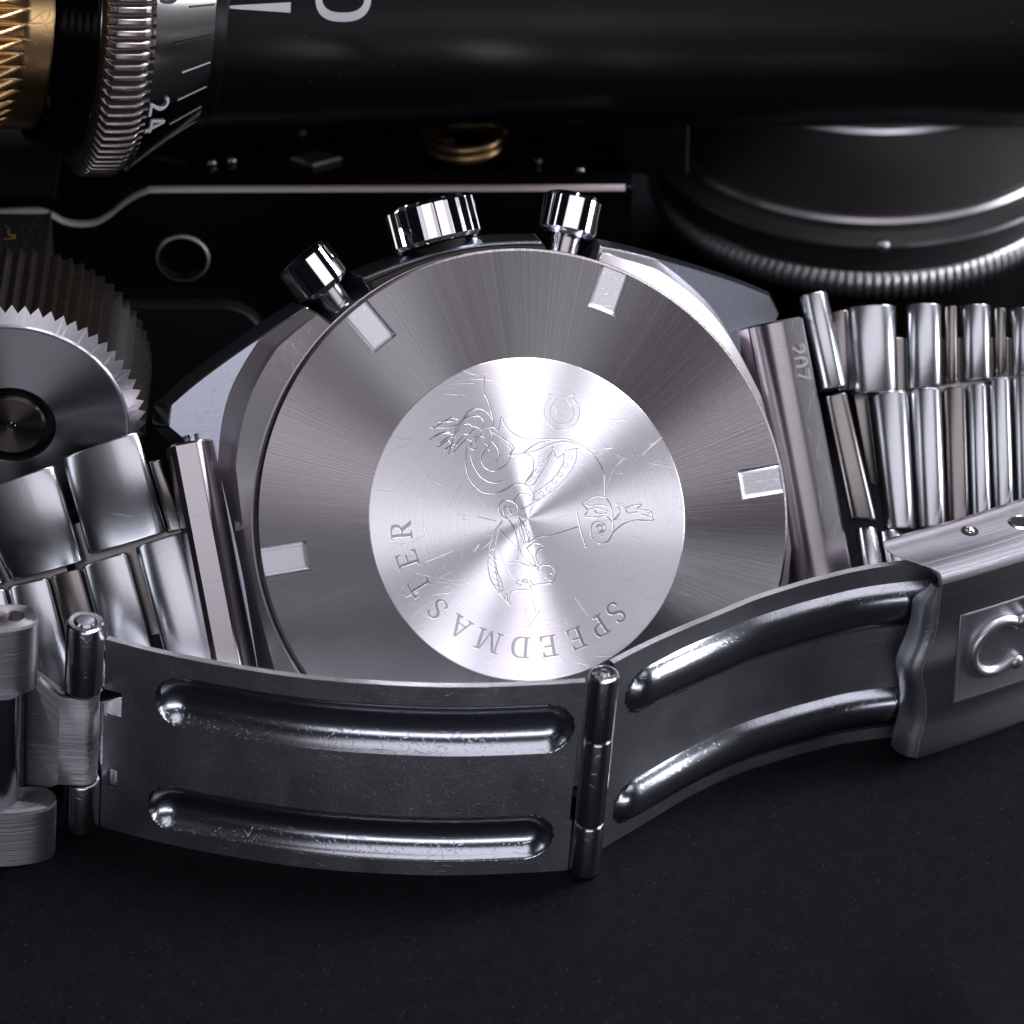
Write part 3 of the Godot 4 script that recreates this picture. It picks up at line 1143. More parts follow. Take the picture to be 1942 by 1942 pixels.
	for c in [[1195, 650, 13], [1168, 692, 13], [1138, 742, 13], [1105, 785, 13], [1072, 823, 13], [1035, 850, 12], [1005, 876, 11], [1030, 690, 11], [1010, 725, 11], [990, 760, 10], [965, 780, 9], [1025, 1260, 15], [1082, 1305, 20], [1360, 1035, 22]]:
		for i in 16:
			var p := Vector2(c[0], c[1]) + Vector2.from_angle(TAU * i / 16) * float(c[2])
			var q := Vector2(c[0], c[1]) + Vector2.from_angle(TAU * (i + 1) / 16) * float(c[2])
			stroke(a, n, unit.call(p), unit.call(q), 1.1, 0.7)
	# the emblem at the top: a ring open upwards with two feet
	for e in [[98.0, 1.3], [66.0, 1.3]]:
		for i in 40:
			var p := Vector2(1150, 398) + Vector2.from_angle(lerpf(-0.85, PI + 0.85, i / 40.0)) * float(e[0])
			var q := Vector2(1150, 398) + Vector2.from_angle(lerpf(-0.85, PI + 0.85, (i + 1) / 40.0)) * float(e[0])
			stroke(a, n, unit.call(p), unit.call(q), float(e[1]), 0.7)
	for l in [[1085, 324, 1076, 300], [1076, 300, 1112, 306], [1112, 306, 1128, 318], [1128, 318, 1106, 348], [1215, 324, 1224, 300], [1224, 300, 1188, 306], [1188, 306, 1174, 318], [1174, 318, 1194, 348]]:
		stroke(a, n, unit.call(Vector2(l[0], l[1])), unit.call(Vector2(l[2], l[3])), 1.3, 0.7)
	for i in 46:
		var t := lerpf(-0.82, PI + 0.75, i / 45.0)
		for k in 4:
			var p := Vector2(1150, 398) + Vector2.from_angle(t) * (70.0 + 8.0 * k)
			stroke(a, n, unit.call(p), unit.call(p + Vector2.from_angle(t + PI / 2) * 10.0), 2.2, 0.28 + 0.15 * rng.randf())
	engrave_word(a, n, unit)
	var carved := a.duplicate()
	for i in carved.size():
		carved[i] = lerpf(0.66, 1.0, clampf((carved[i] - 0.3) / 0.42, 0.0, 1.0))
	# wear
	for i in 760:
		var p := Vector2(rng.randf(), rng.randf()) * n
		var d := Vector2.from_angle(rng.randf() * TAU if i % 3 else rng.randfn(-0.1, 0.25)) * n * 0.09 * pow(rng.randf(), 2.0)
		stroke(a, n, p, p + d, rng.randf_range(0.4, 1.0), rng.randf_range(0.2, 0.6))
	for i in 150:
		var p := Vector2(rng.randf(), rng.randf()) * n
		stroke(a, n, p, p + Vector2(rng.randf(), rng.randf()) * 3.0, rng.randf_range(0.6, 1.7), rng.randf_range(0.2, 0.5))
	for l in [[[1240, 510], [1400, 535], [1560, 590], [1720, 660]], [[420, 1350], [560, 1325], [720, 1335]], [[1130, 1510], [1220, 1580], [1330, 1600]], [[440, 1335], [600, 1320], [740, 1300]], [[150, 1075], [205, 970]]]:
		for i in l.size() - 1:
			stroke(a, n, unit.call(Vector2(l[i][0], l[i][1])), unit.call(Vector2(l[i + 1][0], l[i + 1][1])), 0.4, 0.35)
	var m := metal(Color(0.96, 0.95, 0.98), 0.33, -1.0)
	m.uv1_triplanar = true
	m.uv1_scale = Vector3.ONE / (2.0 * radius * MM)
	m.uv1_offset = Vector3(0.5, 0.5, 0.5)
	m.albedo_texture = grey_picture(n, carved)
	m.heightmap_enabled = true
	m.heightmap_texture = grey_picture(n, a)
	m.heightmap_scale = 0.0025
	return m


func engrave_word(a: PackedFloat32Array, n: int, unit: Callable) -> void:
	# letters round the lower edge, their tops outwards, taken from the font's own outlines
	var word := "SPEEDMASTER"
	var angles := [-46.4, -56.2, -67.9, -81.0, -94.0, -108.6, -122.6, -135.6, -148.3, -161.3, -174.2]
	var font := SystemFont.new()
	font.font_names = PackedStringArray(["Droid Serif"])
	for i in word.length():
		var tm := TextMesh.new()
		tm.text = word[i]
		tm.font = font
		tm.font_size = 64
		tm.pixel_size = 1.0
		tm.depth = 0.0
		var arr := tm.get_mesh_arrays() if tm.get_surface_count() == 0 else tm.surface_get_arrays(0)
		var v: PackedVector3Array = arr[Mesh.ARRAY_VERTEX]
		var idx = arr[Mesh.ARRAY_INDEX]
		var ids: PackedInt32Array = idx if idx != null else PackedInt32Array(range(v.size()))
		var t := deg_to_rad(float(angles[i]))
		var out := Vector2(cos(t), -sin(t))
		var right := Vector2(-out.y, out.x)
		var mid := Vector2(959, 990) + out * 706.0
		var k := 118.0 / 46.0
		var low := 1e9
		var high := -1e9
		for p in v:
			low = minf(low, p.y)
			high = maxf(high, p.y)
		var place := func(p: Vector3) -> Vector2:
			return unit.call(mid + right * p.x * k + out * (p.y - (low + high) / 2) * k)
		for q in ids.size() / 3:
			var x: Vector2 = place.call(v[ids[q * 3]])
			var y: Vector2 = place.call(v[ids[q * 3 + 1]])
			var z: Vector2 = place.call(v[ids[q * 3 + 2]])
			fill_triangle(a, n, x, y, z, 0.3)


func fill_triangle(a: PackedFloat32Array, n: int, x: Vector2, y: Vector2, z: Vector2, to: float) -> void:
	var lo := x.min(y).min(z).floor()
	var hi := x.max(y).max(z).ceil()
	for j in range(int(lo.y), int(hi.y) + 1):
		for i in range(int(lo.x), int(hi.x) + 1):
			if i >= 0 and j >= 0 and i < n and j < n and Geometry2D.point_is_inside_triangle(Vector2(i + 0.5, j + 0.5), x, y, z):
				a[j * n + i] = minf(a[j * n + i], to + 0.15 * rng.randf())


func build_crown(t: Node3D) -> void:
	for q in [[117.6, "pusher"], [67.2, "pusher"], [93.2, "crown"]]:
		var a := deg_to_rad(float(q[0]))
		var d := Vector3(cos(a), sin(a), 0)
		var f := wf * frame(Vector3(0, 0, -5.0), d, Vector3(0, 0, 1))
		var st := begin()
		if q[1] == "pusher":
			lathe(st, [Vector2(0.0, 20.45), Vector2(1.62, 20.45), Vector2(2.05, 20.85), Vector2(2.05, 23.1), Vector2(1.9, 23.35), Vector2(1.55, 23.5), Vector2(0, 23.55)], 72)
			var p := part("pusher", st, M.chrome, t, f)
			st = begin()
			lathe(st, [Vector2(1.05, 17.2), Vector2(1.05, 18.9), Vector2(1.0, 18.95), Vector2(1.0, 19.15), Vector2(1.05, 19.2), Vector2(1.05, 20.5)], 48)
			part("stem", st, M.polished, p)
			st = begin()
			lathe(st, [Vector2(2.0, 17.4), Vector2(2.0, 18.75), Vector2(1.3, 18.85), Vector2(1.1, 18.5)], 48)
			part("tube", st, M.grime, p)
		else:
			var flutes := 21
			var sec := PackedVector2Array()
			for k in flutes:
				for w in [[-0.33, 3.16], [0.33, 3.16], [0.5, 2.78]]:
					sec.append(Vector2.from_angle(TAU * (k + float(w[0])) / flutes) * float(w[1]))
			prism(st, sec, 20.0, 22.95, 0.28, 0.0, Vector2.ZERO, 0.999)
			var c := part("crown", st, M.chrome, t, f)
			st = begin()
			lathe(st, [Vector2(2.2, 17.6), Vector2(2.2, 19.0), Vector2(1.9, 19.2), Vector2(1.9, 19.95)], 48)
			part("tube", st, M.grime, c)


func build_end_links(t: Node3D) -> void:
	for s in [-1.0, 1.0]:
		var st := begin()
		var sec := PackedVector2Array()
		# section across the bar: flat top, rounded inner flank
		if s < 0:
			sec = PackedVector2Array([Vector2(-22.7, -4.5), Vector2(-22.75, -2.2), Vector2(-22.45, -1.75), Vector2(-21.1, -1.55), Vector2(-20.75, -1.7), Vector2(-20.2, -2.2), Vector2(-19.75, -2.9), Vector2(-19.45, -3.9), Vector2(-19.4, -6.0), Vector2(-20.5, -7.0)])
		else:
			sec = PackedVector2Array([Vector2(18.5, -6.0), Vector2(18.55, -3.6), Vector2(18.9, -2.6)])
			for i in 8:
				var a := lerpf(PI * 0.85, PI * 0.40, i / 7.0)
				sec.append(Vector2(20.75, -3.9) + Vector2(2.1 * cos(a), 2.4 * sin(a)))
			sec.append_array(PackedVector2Array([Vector2(22.6, -1.95), Vector2(22.85, -2.3), Vector2(22.85, -5.0), Vector2(21.5, -7.0)]))
		var flip := PackedVector2Array()
		for i in sec.size():
			flip.append(sec[sec.size() - 1 - i])
		# pulled along the case's y: frame with x = case x, y = case z
		var b := Transform3D(Basis(Vector3(1, 0, 0), Vector3(0, 0, 1), Vector3(0, -1, 0)), Vector3.ZERO)
		prism(st, flip, -10.35 if s > 0 else -9.5, 10.35 if s > 0 else 9.5, 0.15, 0.0, Vector2.ZERO, 0.93)
		var e := part("end_link", st, M.polished if s < 0 else M.bar, t, wf * Transform3D(Basis.IDENTITY, Vector3.ZERO) * b)
		st = begin()
		lathe(st, [Vector2(0.0, -10.0), Vector2(0.55, -10.0), Vector2(0.55, 10.0), Vector2(0.0, 10.0)], 20)
		part("spring_bar", st, M.hinge, e, Transform3D(Basis.IDENTITY, Vector3(21.0 * s, -3.6, 0)))
		if s > 0:
			var tm := TextMesh.new()
			tm.text = "207"
			tm.font = SystemFont.new()
			tm.font_size = 16
			tm.pixel_size = 0.00008
			tm.depth = 0.00002
			put("stamped_number", tm, M.bar, e, Transform3D(Basis(Vector3(0, 0, 1), Vector3(1, 0, 0), Vector3(0, 1, 0)), Vector3(21.9, -1.66, -7.2)))


func build_links(t: Node3D) -> void:
	# left half of the bracelet, from the case outwards: outer row, then centre row, then the other outer row
	var outer_left := [
		[Vector3(-24.871, 3.414, 0.57), Vector3(-23.972, 3.558, 0.58), Vector3(-22.265, -1.043, 0.3), Vector3(-23.562, -1.475, 0.27), 0.3],
		[Vector3(-30.828, 3.625, 1.09), Vector3(-25.551, 5.483, 1.6), Vector3(-23.608, -1.363, 1.18), Vector3(-28.96, -2.982, 0.68), 0.8],
		[Vector3(-37.11, 1.114, 0.73), Vector3(-31.225, 3.23, 1.06), Vector3(-29.213, -3.378, 0.66), Vector3(-34.308, -4.747, 0.37), 0.8],
		[Vector3(-41.722, -0.683, 0.62), Vector3(-37.472, 0.754, 0.71), Vector3(-34.631, -4.855, 0.37), Vector3(-39.243, -6.079, 0.29), 0.8],
	]
	var centre_left := [
		[Vector3(-25.695, -2.333, 1.1), Vector3(-22.262, -1.221, 0.91), Vector3(-19.6, -10.427, 1.63), Vector3(-23.099, -11.496, 1.82), 0.75],
		[Vector3(-29.386, -3.7, 0.74), Vector3(-26.248, -2.729, 0.9), Vector3(-23.772, -11.472, 0.36), Vector3(-27.163, -12.196, 0.22), 0.6],
		[Vector3(-31.501, -4.423, 0.39), Vector3(-29.511, -3.846, 0.53), Vector3(-27.321, -11.843, 0.04), Vector3(-29.491, -12.207, -0.08), 0.35],
		[Vector3(-34.489, -5.143, 0.35), Vector3(-31.6, -4.494, 0.49), Vector3(-29.556, -12.564, 0), Vector3(-32.808, -12.929, -0.13), 0.6],
		[Vector3(-37.095, -5.901, 0.2), Vector3(-34.634, -5.215, 0.34), Vector3(-32.952, -12.929, -0.13), Vector3(-35.341, -13.293, -0.25), 0.5],
	]
	var low_left := [
		[Vector3(-23.054, -11.832, 0.34), Vector3(-19.508, -10.742, 0.71), Vector3(-17.66, -17.229, 0.31), Vector3(-21.208, -18.327, -0.06), 0.75],
		[Vector3(-29.552, -13.282, 0.05), Vector3(-23.348, -11.836, 0.24), Vector3(-21.574, -18.332, -0.16), Vector3(-27.783, -19.783, -0.34), 0.75],
	]
	var top_right := [
		[Vector3(20.264, 15.244, -8.85), Vector3(22.16, 15.586, -9.08), Vector3(23.523, 8.922, -8.45), Vector3(21.702, 8.585, -8.22), 0.75],
		[Vector3(22.386, 14.07, -10.93), Vector3(23.649, 14.294, -10.95), Vector3(23.911, 8.638, -10.42), Vector3(22.872, 8.489, -10.4), 0.3],
		[Vector3(23.537, 14.493, -10.37), Vector3(27.202, 14.695, -10.79), Vector3(27.343, 8.522, -10.21), Vector3(23.907, 8.327, -9.79), 1.0],
		[Vector3(27.863, 14.712, -11.19), Vector3(30.406, 14.757, -11.39), Vector3(30.435, 9.019, -10.85), Vector3(27.968, 8.643, -10.62), 0.8],
		[Vector3(30.53, 14.595, -11.97), Vector3(31.498, 14.595, -11.97), Vector3(31.528, 9.258, -11.47), Vector3(30.561, 9.072, -11.46), 0.4],
		[Vector3(31.816, 14.661, -11.78), Vector3(33.957, 14.744, -11.99), Vector3(33.984, 9.481, -11.49), Vector3(31.883, 9.29, -11.28), 0.8],
		[Vector3(34.085, 14.469, -12.56), Vector3(35.017, 14.469, -12.56), Vector3(35.011, 9.647, -12.11), Vector3(34.116, 9.572, -12.1), 0.4],
		[Vector3(35.351, 14.491, -12.16), Vector3(37.458, 14.499, -12.36), Vector3(37.413, 9.902, -11.93), Vector3(35.381, 9.71, -11.71), 0.8],
	]
	var centre_right := [
		[Vector3(21.944, 8.114, -8.57), Vector3(23.472, 8.451, -8.8), Vector3(25.515, -0.552, -7.95), Vector3(23.698, -0.442, -7.76), 0.35],
		[Vector3(25.007, 8.336, -10.19), Vector3(27.937, 8.67, -10.22), Vector3(28.334, -1.144, -8.69), Vector3(26.084, -1.144, -8.69), 0.9],
		[Vector3(28.026, 8.675, -10.42), Vector3(30.251, 8.823, -10.43), Vector3(30.509, -1.071, -9.1), Vector3(28.441, -1.071, -9.1), 0.75],
		[Vector3(30.422, 8.803, -11.13), Vector3(31.983, 8.952, -11.14), Vector3(32.151, -1.073, -9.7), Vector3(30.634, -1.073, -9.7), 0.3],
		[Vector3(32.058, 8.99, -11.15), Vector3(33.507, 9.138, -11.16), Vector3(33.708, -0.703, -9.73), Vector3(32.265, -0.777, -9.73), 0.5],
		[Vector3(33.612, 9.481, -11.49), Vector3(35.175, 9.593, -11.5), Vector3(35.377, -0.519, -10.15), Vector3(33.82, -0.63, -10.14), 0.5],
		[Vector3(35.344, 9.673, -11.71), Vector3(37.019, 9.748, -11.72), Vector3(37.215, -0.334, -10.37), Vector3(35.546, -0.482, -10.36), 0.5],
	]
	var low_right := [
		[Vector3(24.005, -1.069, -8.5), Vector3(25.518, -0.959, -8.51), Vector3(26.43, -6.58, -7.38), Vector3(24.886, -6.58, -7.38), 0.6],
		[Vector3(25.618, -1.255, -8.88), Vector3(27.501, -1.181, -8.89), Vector3(28.299, -6.587, -7.78), Vector3(26.533, -6.587, -7.78), 0.8],
		[Vector3(28.472, -1.22, -9.49), Vector3(30.542, -1.146, -9.49), Vector3(31.148, -6.598, -8.38), Vector3(29.158, -6.598, -8.38), 0.75],
	]
	var n := 0
	for set in [outer_left, centre_left, low_left, top_right, centre_right, low_right]:
		for q in set:
			var st := begin()
			var dome: float = q[4]
			var right: bool = (q[0] as Vector3).x > 0.0
			link(st, q[0], q[1], q[2], q[3], dome * (1.25 if right else 1.05), 2.4 if dome > 0.45 else 1.6, 0.95 if right else 0.72)
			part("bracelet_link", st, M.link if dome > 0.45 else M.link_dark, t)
			n += 1
	# connecting cores seen in the gaps
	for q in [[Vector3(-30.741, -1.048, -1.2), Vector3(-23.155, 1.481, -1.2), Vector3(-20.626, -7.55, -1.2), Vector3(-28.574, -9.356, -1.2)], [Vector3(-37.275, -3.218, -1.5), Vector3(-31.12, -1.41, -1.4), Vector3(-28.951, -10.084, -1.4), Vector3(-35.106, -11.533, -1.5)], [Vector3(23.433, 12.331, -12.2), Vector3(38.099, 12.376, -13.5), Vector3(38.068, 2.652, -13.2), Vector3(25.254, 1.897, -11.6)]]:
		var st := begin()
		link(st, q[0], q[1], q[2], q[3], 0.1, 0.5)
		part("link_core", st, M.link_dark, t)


# the sheet of a clasp blade and its stamped ribs: returns the blade part, whose children are the ribs
func blade(t: Node3D, path: PackedVector3Array, tall: PackedFloat32Array, w: Vector3, ribs: Array, relief: float, thick: float, label: String, open = null) -> void:
	var rows := []
	var high := []
	var n := path.size() - 1
	var m := 108
	var run := PackedFloat32Array([0.0])
	for i in n:
		run.append(run[i] + path[i].distance_to(path[i + 1]))
	for i in n + 1:
		var along := (path[mini(i + 1, n)] - path[maxi(i - 1, 0)]).normalized()
		var nrm := along.cross(w).normalized()
		var ring := PackedVector3Array()
		var up := PackedFloat32Array()
		for j in m + 1:
			var u := float(j) / m
			var push := 0.0
			for r in ribs:
				# a rounded bar from share r0 to r1 of the length, at height r2, half width r3
				var hh: float = r[3] * 16.0
				var e := maxf(maxf((r[0] * run[n] + hh) - run[i], run[i] - (r[1] * run[n] - hh)), 0.0)
				var du: float = (u - r[2]) * tall[i]
				push = maxf(push, 1.0 - pow(sqrt(e * e + du * du) / hh, 2.8))
			up.append(push)
			ring.append(path[i] + w * (tall[i] * u) + nrm * relief * push)
		for j in m + 1:
			ring.append(ring[m - j] - nrm * thick)
		rows.append(ring)
		high.append(up)
	var ribbed := func(i: int, j: int) -> bool:
		return j < m and maxf(maxf(high[i][j], high[i][j + 1]), maxf(high[i + 1][j], high[i + 1][j + 1])) > 0.0
	var hidden := func(i: int, j: int) -> bool:
		return ribbed.call(i, j) or (open != null and open.call(i, j))
	var st := begin()
	grid(st, rows, true, [], [0, m, m + 1, 2 * m + 1], [], hidden)
	var b := part("clasp_blade", st, M.blade, t)
	b.set_meta("label", label)
	for r in ribs:
		var other := func(i: int, j: int) -> bool:
			return not ribbed.call(i, j) or absf(float(j) / m - float(r[2])) > float(r[3]) + 0.08
		st = begin()
		grid(st, rows, true, [], [0, m, m + 1, 2 * m + 1], [], other)
		part("rib", st, M.rib, b)


func build_clasp(t: Node3D) -> void:
	var w := (UPW + Vector3.RIGHT * 0.07).normalized()
	# left blade
	var foot := spline([Vector3(-28.299, -21.596, -2.283), Vector3(-24.586, -22.492, -1.003), Vector3(-19.821, -23.382, 0.268), Vector3(-14.741, -24.102, 1.296), Vector3(-9.704, -24.494, 1.855), Vector3(-4.33, -24.656, 2.087), Vector3(1.038, -24.494, 1.855), Vector3(3.762, -24.331, 1.622)], 170)
	var tall := PackedFloat32Array()
	tall.resize(foot.size())
	tall.fill(16.0)
	var st := begin()
	# openings beside the hinges are left out of the sheet
	var open := func(i: int, j: int) -> bool:
		var u := j / 108.0 if j <= 108 else (217 - j) / 108.0
		var s := i / 170.0
		return (s < 0.055 and u > 0.60 and u < 0.74) or (s > 0.018 and s < 0.05 and u > 0.225 and u < 0.315) or (s > 0.977 and u > 0.26 and u < 0.73)
	blade(t, foot, tall, w, [[0.118, 0.985, 0.765, 0.125], [0.110, 0.962, 0.195, 0.115]], -1.0, 0.45, "left clasp blade with two stamped hollow ribs", open)
	# right blade
	foot = spline([Vector3(5.65, -23.284, 0.127), Vector3(9.027, -21.463, -2.474), Vector3(12.006, -19.851, -4.775), Vector3(15.007, -18.492, -6.716), Vector3(18.011, -17.532, -8.087), Vector3(20.458, -16.876, -9.024), Vector3(23.286, -16.252, -9.916), Vector3(26.925, -15.799, -10.562), Vector3(30.787, -15.449, -11.062)], 170)
	tall = PackedFloat32Array()
	for i in foot.size():
		tall.append(lerpf(16.2, 15.1, smoothstep(0.0, 60.0, i)))
	blade(t, foot, tall, w, [[0.055, 1.2, 0.775, 0.115], [0.05, 1.2, 0.185, 0.105]], 0.85, 0.45, "right clasp blade with two raised ribs")
	# hinge between the blades
	hinge(t, Vector3(4.905, -24.559, 1.948) - FWD * 0.2, w, [[0.1, 4.4], [4.5, 11.6], [11.7, 16.9]], 1.02, 0.5)
	# hinge at the left end: two knuckles with the tab of the end piece between them
	hinge(t, Vector3(-29.697, -22.028, -1.666) - FWD * 0.6, w, [[0.2, 4.4], [12.0, 17.6]], 1.3, 0.8)
	var c: Vector3 = Vector3(-29.697, -22.028, -1.666) - FWD * 0.6
	st = begin()
	var sec := PackedVector2Array()
	for i in 13:
		var a := lerpf(-2.2, PI / 2, i / 12.0)
		sec.append(Vector2(1.12 * cos(a), 1.12 * sin(a)))
	sec.append_array(PackedVector2Array([Vector2(-1.5, 1.12), Vector2(-3.6, 0.95), Vector2(-4.2, 0.6), Vector2(-4.4, -0.2), Vector2(-4.0, -0.3), Vector2(-3.6, 0.3), Vector2(-1.2, 0.5)]))
	var f := frame(c, w, Vector3.RIGHT)
	f = Transform3D(Basis(f.basis.x, -f.basis.y, f.basis.z), c)
	tab(st, sec, 3.4, 13.9, 11.8)
	part("hinge_tab", st, M.brushed, t, f)
	# end piece at the far left: two lugs with a bar between them
	for q in [[Vector3(-33.864, -23.284, 0.127), 0.0, 4.6, 2.7, 1.5, 0.0], [Vector3(-35.317, -22.691, -0.72), 13.6, 19.2, 2.6, 1.5, 0.62]]:
		st = begin()
		var oval := PackedVector2Array()
		for i in 40:
			var a := TAU * i / 40
			var x := signf(cos(a)) * pow(absf(cos(a)), 0.75) * float(q[3])
			var y := signf(sin(a)) * pow(absf(sin(a)), 0.75) * float(q[4])
			oval.append(Vector2(x, y))
		prism(st, oval, q[1], q[2], 0.15, q[5], Vector2(1.05, 0.0), -2.0, true)
		part("end_lug", st, M.brushed, t, frame(q[0], w, Vector3(0.9, 0, -0.3)))
	st = begin()
	lathe(st, [Vector2(0, 4.4), Vector2(1.2, 4.4), Vector2(1.25, 4.6), Vector2(1.25, 13.8), Vector2(0, 13.9)], 48)
	part("end_bar", st, M.hinge, t, frame(Vector3(-34.971, -23.086, -0.155), w, Vector3.RIGHT))
	build_cover(t, w)


func hinge(t: Node3D, c: Vector3, w: Vector3, spans: Array, r: float, pin: float) -> void:
	var f := frame(c, w, Vector3.RIGHT)
	for s in spans:
		var st := begin()
		lathe(st, [Vector2(pin, s[0]), Vector2(r - 0.15, s[0]), Vector2(r, s[0] + 0.15), Vector2(r, s[1] - 0.2), Vector2(r - 0.06, s[1] - 0.06), Vector2(r - 0.2, s[1]), Vector2(pin, s[1] - 0.02)], 56)
		part("hinge_knuckle", st, M.hinge, t, f)
	var st2 := begin()
	var hi: float = spans[spans.size() - 1][1] + 0.12
	lathe(st2, [Vector2(0.0, 0.0), Vector2(pin - 0.06, 0.0), Vector2(pin - 0.06, hi - 0.15), Vector2(pin - 0.2, hi), Vector2(0.0, hi + 0.03)], 40)
	part("hinge_pin", st2, M.hinge, t, f)


func tab(st: SurfaceTool, sec: PackedVector2Array, z0: float, z1: float, z_right: float) -> void:
	# the sheet that rolls round the pin; its upper corner is notched beside the knuckle
	var rows := []
	for k in [z0, z0 + 0.15, 8.0, z1]:
		var r := PackedVector3Array()
		for p in sec:
			var top := z_right if p.x > -1.7 else z1
			var low := 4.55 if p.x > -1.7 else z0
			r.append(Vector3(p.x, p.y, clampf(k, low, top)))
		rows.append(r)
	grid(st, rows, true, [], [13, 17], [], null, true)
	for z in [0, 3]:
		var mid := PackedVector3Array()
		for p in rows[z]:
			mid.append(Vector3(p.x, 0.2 if p.x < -1.2 else 0.0, p.z))
		grid(st, [rows[z], mid], true)


func build_cover(t: Node3D, w: Vector3) -> void:
	var b0: Vector3 = Vector3(28.229, -17.394, -8.284)
	var b1: Vector3 = Vector3(36.131, -14.958, -11.763)
	var along := (b1 - b0)
	along = (along - w * along.dot(w)).normalized()
	var inward := w.cross(along).normalized()
	if inward.dot(FWD) > 0.0:
		inward = -inward
	var f := Transform3D(Basis(along, w, -inward), b0)   # z towards the viewer
	var tall := 15.9
	# section: (in, up) from the lower flange round the front to the upper flange, then back inside
	var sec := []
	sec.append(Vector2(5.2, 0.0))
	sec.append(Vector2(0.4, 0.0))
	sec.append(Vector2(0.12, 0.1))
	sec.append(Vector2(0.0, 0.4))
	for i in 17:
		sec.append(Vector2(0.0, lerpf(0.8, tall - 0.75, i / 16.0)))
	for i in 7:
		var a := PI / 2 * i / 6
		sec.append(Vector2(0.6 - 0.6 * cos(a), tall - 0.6 + 0.6 * sin(a)))
	for x in [1.2, 2.2, 3.4, 4.4, 5.0, 5.35]:
		sec.append(Vector2(x, tall))
	var inner := []
	for p in sec:
		var q := Vector2(clampf(p.x, 0.45, 9.0), clampf(p.y, 0.45, tall - 0.45))
		inner.append(q)
	inner.reverse()
	var left := func(p: Vector2) -> float:
		var u := p.y / tall
		if p.y > tall - 0.2 and p.x > 0.4:
			# the top flange: its edge runs back to the left and ends in a rounded corner
			var x := -2.05 * smoothstep(0.3, 4.2, p.x)
			if p.x > 4.2:
				x += 1.0 - sqrt(maxf(0.0, 1.0 - pow((p.x - 4.2) / 1.15, 2.0)))
			return x
		return -0.62 * exp(-pow((u - 0.50) / 0.10, 2.0)) + 0.28 * exp(-pow((u - 0.23) / 0.10, 2.0)) + 0.12 * exp(-pow((u - 0.74) / 0.1, 2.0))
	var rows := []
	for p in sec + inner:
		var r := PackedVector3Array()
		var x0: float = left.call(p)
		for j in 41:
			var q := pow(j / 40.0, 1.4)
			var x := lerpf(x0, 20.0, q)
			var sag := 0.012 * x * x * 0.35
			r.append(Vector3(x, p.y, -p.x - sag))
		rows.append(r)
	rows.append(rows[0])
	var st := begin()
	grid(st, rows, false, [sec.size(), sec.size() + 1], [], [], null, true)
	# close the left end between the outer and the inner sheet
	var edge_a := PackedVector3Array()
	var edge_b := PackedVector3Array()
	for i in sec.size():
		edge_a.append(rows[i][0])
		edge_b.append(rows[2 * sec.size() - 1 - i][0])
	grid(st, [edge_a, edge_b])
	var cover := part("clasp_cover", st, M.cover, t, f)
	cover.set_meta("label", "brushed clasp cover with an embossed emblem plate")
	# rolled lip along the wavy left edge of the front
	st = begin()
	rows = []
	for k in 7:
		var a := PI * 0.62 * k / 6
		var r := PackedVector3Array()
		for i in 33:
			var y := lerpf(0.35, tall - 0.9, i / 32.0)
			var x0: float = left.call(Vector2(0.0, y))
			var fade := smoothstep(0.0, 2.2, tall - 0.9 - y) * 0.6 + 0.4
			r.append(Vector3(x0 + 0.02 - 1.0 * sin(a) * fade, y, -1.4 * (1.0 - cos(a)) * fade - 0.004))
		rows.append(r)
	grid(st, rows)
	part("lip", st, M.blade, cover)
	# emblem plate: sunk field with a raised open ring
	var tl := Vector2(2.006, 12.052)
	var bl := Vector2(2.331, 4.260)
	st = begin()
	var h := tl.y - bl.y
	rows = []
	for q in [[0.0, 0.03], [0.16, 0.14], [0.2, 0.02]]:
		var e: float = q[0]
		var z: float = q[1]
		rows.append(PackedVector3Array([Vector3(bl.x + e, bl.y + e, z - 0.1), Vector3(bl.x + 14.0, bl.y + e, z - 1.0), Vector3(bl.x + 14.0, tl.y - e, z - 1.0), Vector3(tl.x + e, tl.y - e, z - 0.1)]))
	plate_field(st, tl, bl)
	var plate := part("emblem_plate", st, M.plaque, cover)
	# open ring with feet
	var mid := Vector2(5.626, 8.337)
	st = begin()
	rows = []
	for k in 9:
		var a := PI * k / 8
		var r := PackedVector3Array()
		for j in 61:
			var th := lerpf(0.72, TAU - 0.72, j / 60.0)
			var rad := 2.12 - 0.42 * cos(a)
			var p := mid + Vector2(cos(th), sin(th)) * rad
			r.append(Vector3(p.x, p.y, 0.05 + 0.42 * sin(a) - 0.0042 * p.x * p.x))
		rows.append(r)
	grid(st, rows)
	for s in [-1.0, 1.0]:
		var p := mid + Vector2.from_angle(s * 0.80) * 2.5
		ball(st, Vector3(p.x, p.y, 0.1), 0.55, 0.6)
	part("emblem_ring", st, M.plaque, plate)
	# rivet and hole in the upper flange
	st = begin()
	ball(st, Vector3.ZERO, 0.36, 0.9)
	part("rivet", st, M.chrome, cover, Transform3D(Basis(Vector3.RIGHT, Vector3(0, 0, -1), Vector3(0, 1, 0)), Vector3(4.653, tall + 0.02, -3.871)))
	st = begin()
	lathe(st, [Vector2(0.62, 0.012), Vector2(0.46, 0.03), Vector2(0.38, 0.012)], 32)
	part("rivet_seat", st, M.dark_gap, cover, Transform3D(Basis(Vector3.RIGHT, Vector3(0, 0, -1), Vector3(0, 1, 0)), Vector3(4.653, tall, -3.871)))
	st = begin()
	lathe(st, [Vector2(0.86, 0.0), Vector2(0.72, 0.06), Vector2(0.62, 0.03)], 40)
	part("hole_rim", st, M.polished, cover, Transform3D(Basis(Vector3.RIGHT, Vector3(0, 0, -1), Vector3(0, 1, 0)), Vector3(8.500, tall + 0.01, -3.426)))
	st = begin()
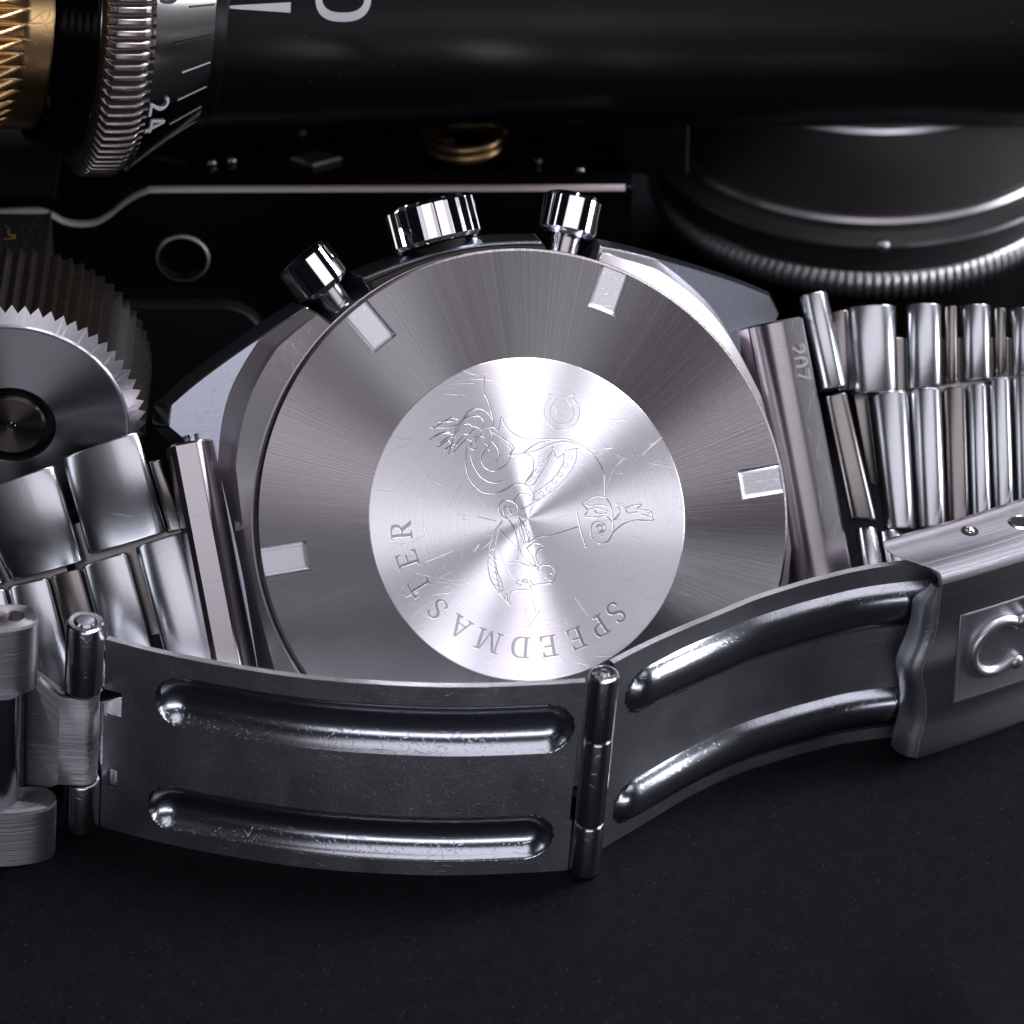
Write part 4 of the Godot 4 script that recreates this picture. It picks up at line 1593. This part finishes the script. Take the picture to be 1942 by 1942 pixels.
	lathe(st, [Vector2(0.64, 0.025), Vector2(0.0, 0.02)], 40)
	part("hole", st, M.dark_gap, cover, Transform3D(Basis(Vector3.RIGHT, Vector3(0, 0, -1), Vector3(0, 1, 0)), Vector3(8.500, tall + 0.01, -3.426)))


func plate_field(st: SurfaceTool, tl: Vector2, bl: Vector2) -> void:
	# a pressed rectangle: outer edge on the cover, a raised fold, then the field a little below
	var rows := []
	for e in [[-0.02, 0.012], [0.10, 0.10], [0.24, 0.08], [0.36, 0.03]]:
		var r := PackedVector3Array()
		var d: float = e[0]
		for j in 30:
			r.append(Vector3(lerpf(bl.x + d, bl.x + 14.0, j / 29.0), bl.y + d, 0))
		for j in 30:
			r.append(Vector3(lerpf(tl.x + 14.0, tl.x + d, j / 29.0), tl.y - d, 0))
		for j in r.size():
			r[j].z = float(e[1]) - 0.0042 * r[j].x * r[j].x
		rows.append(r)
	grid(st, rows, true)
	var low: PackedVector3Array = rows[3].slice(0, 30)
	var high: PackedVector3Array = rows[3].slice(30, 60)
	high.reverse()
	grid(st, [low, high])


# ---------------------------------------------------------------- stray fibre

func build_fibre() -> void:
	var t := thing("stray_fibre", "tiny curled golden fibre lying above the knurled knob", "fibre", Vector3(-36.172, 20.155, -19.021))
	var st := begin()
	tube(st, spline([Vector3(-36.518, 20.634, -19.444), Vector3(-36.189, 20.371, -18.806), Vector3(-36.206, 20.072, -18.206), Vector3(-36.025, 19.888, -18.291), Vector3(-35.703, 19.898, -18.479), Vector3(-35.82, 19.652, -18.128), Vector3(-36.458, 19.611, -18.069)], 50), 0.03, 6)
	part("strand", st, M.fibre, t)


func build_lint() -> void:
	var t := thing("lint_tuft", "small tuft of pale lint caught on the edge of the left end link", "lint", Vector3(-18.513, -1.106, 3.2))
	for k in 7:
		var st := begin()
		var a := 0.3 + 0.22 * k
		var from: Vector3 = Vector3(-18.708, -1.25, 2.9)
		var to := from + Vector3(cos(a) * (0.55 + 0.05 * (k % 3)), sin(a) * 0.6, 0.12 * (k % 4))
		tube(st, spline([from, from.lerp(to, 0.5) + Vector3(0.05, -0.03, 0.06), to], 6), 0.035, 5)
		part("strand", st, M.lint, t)
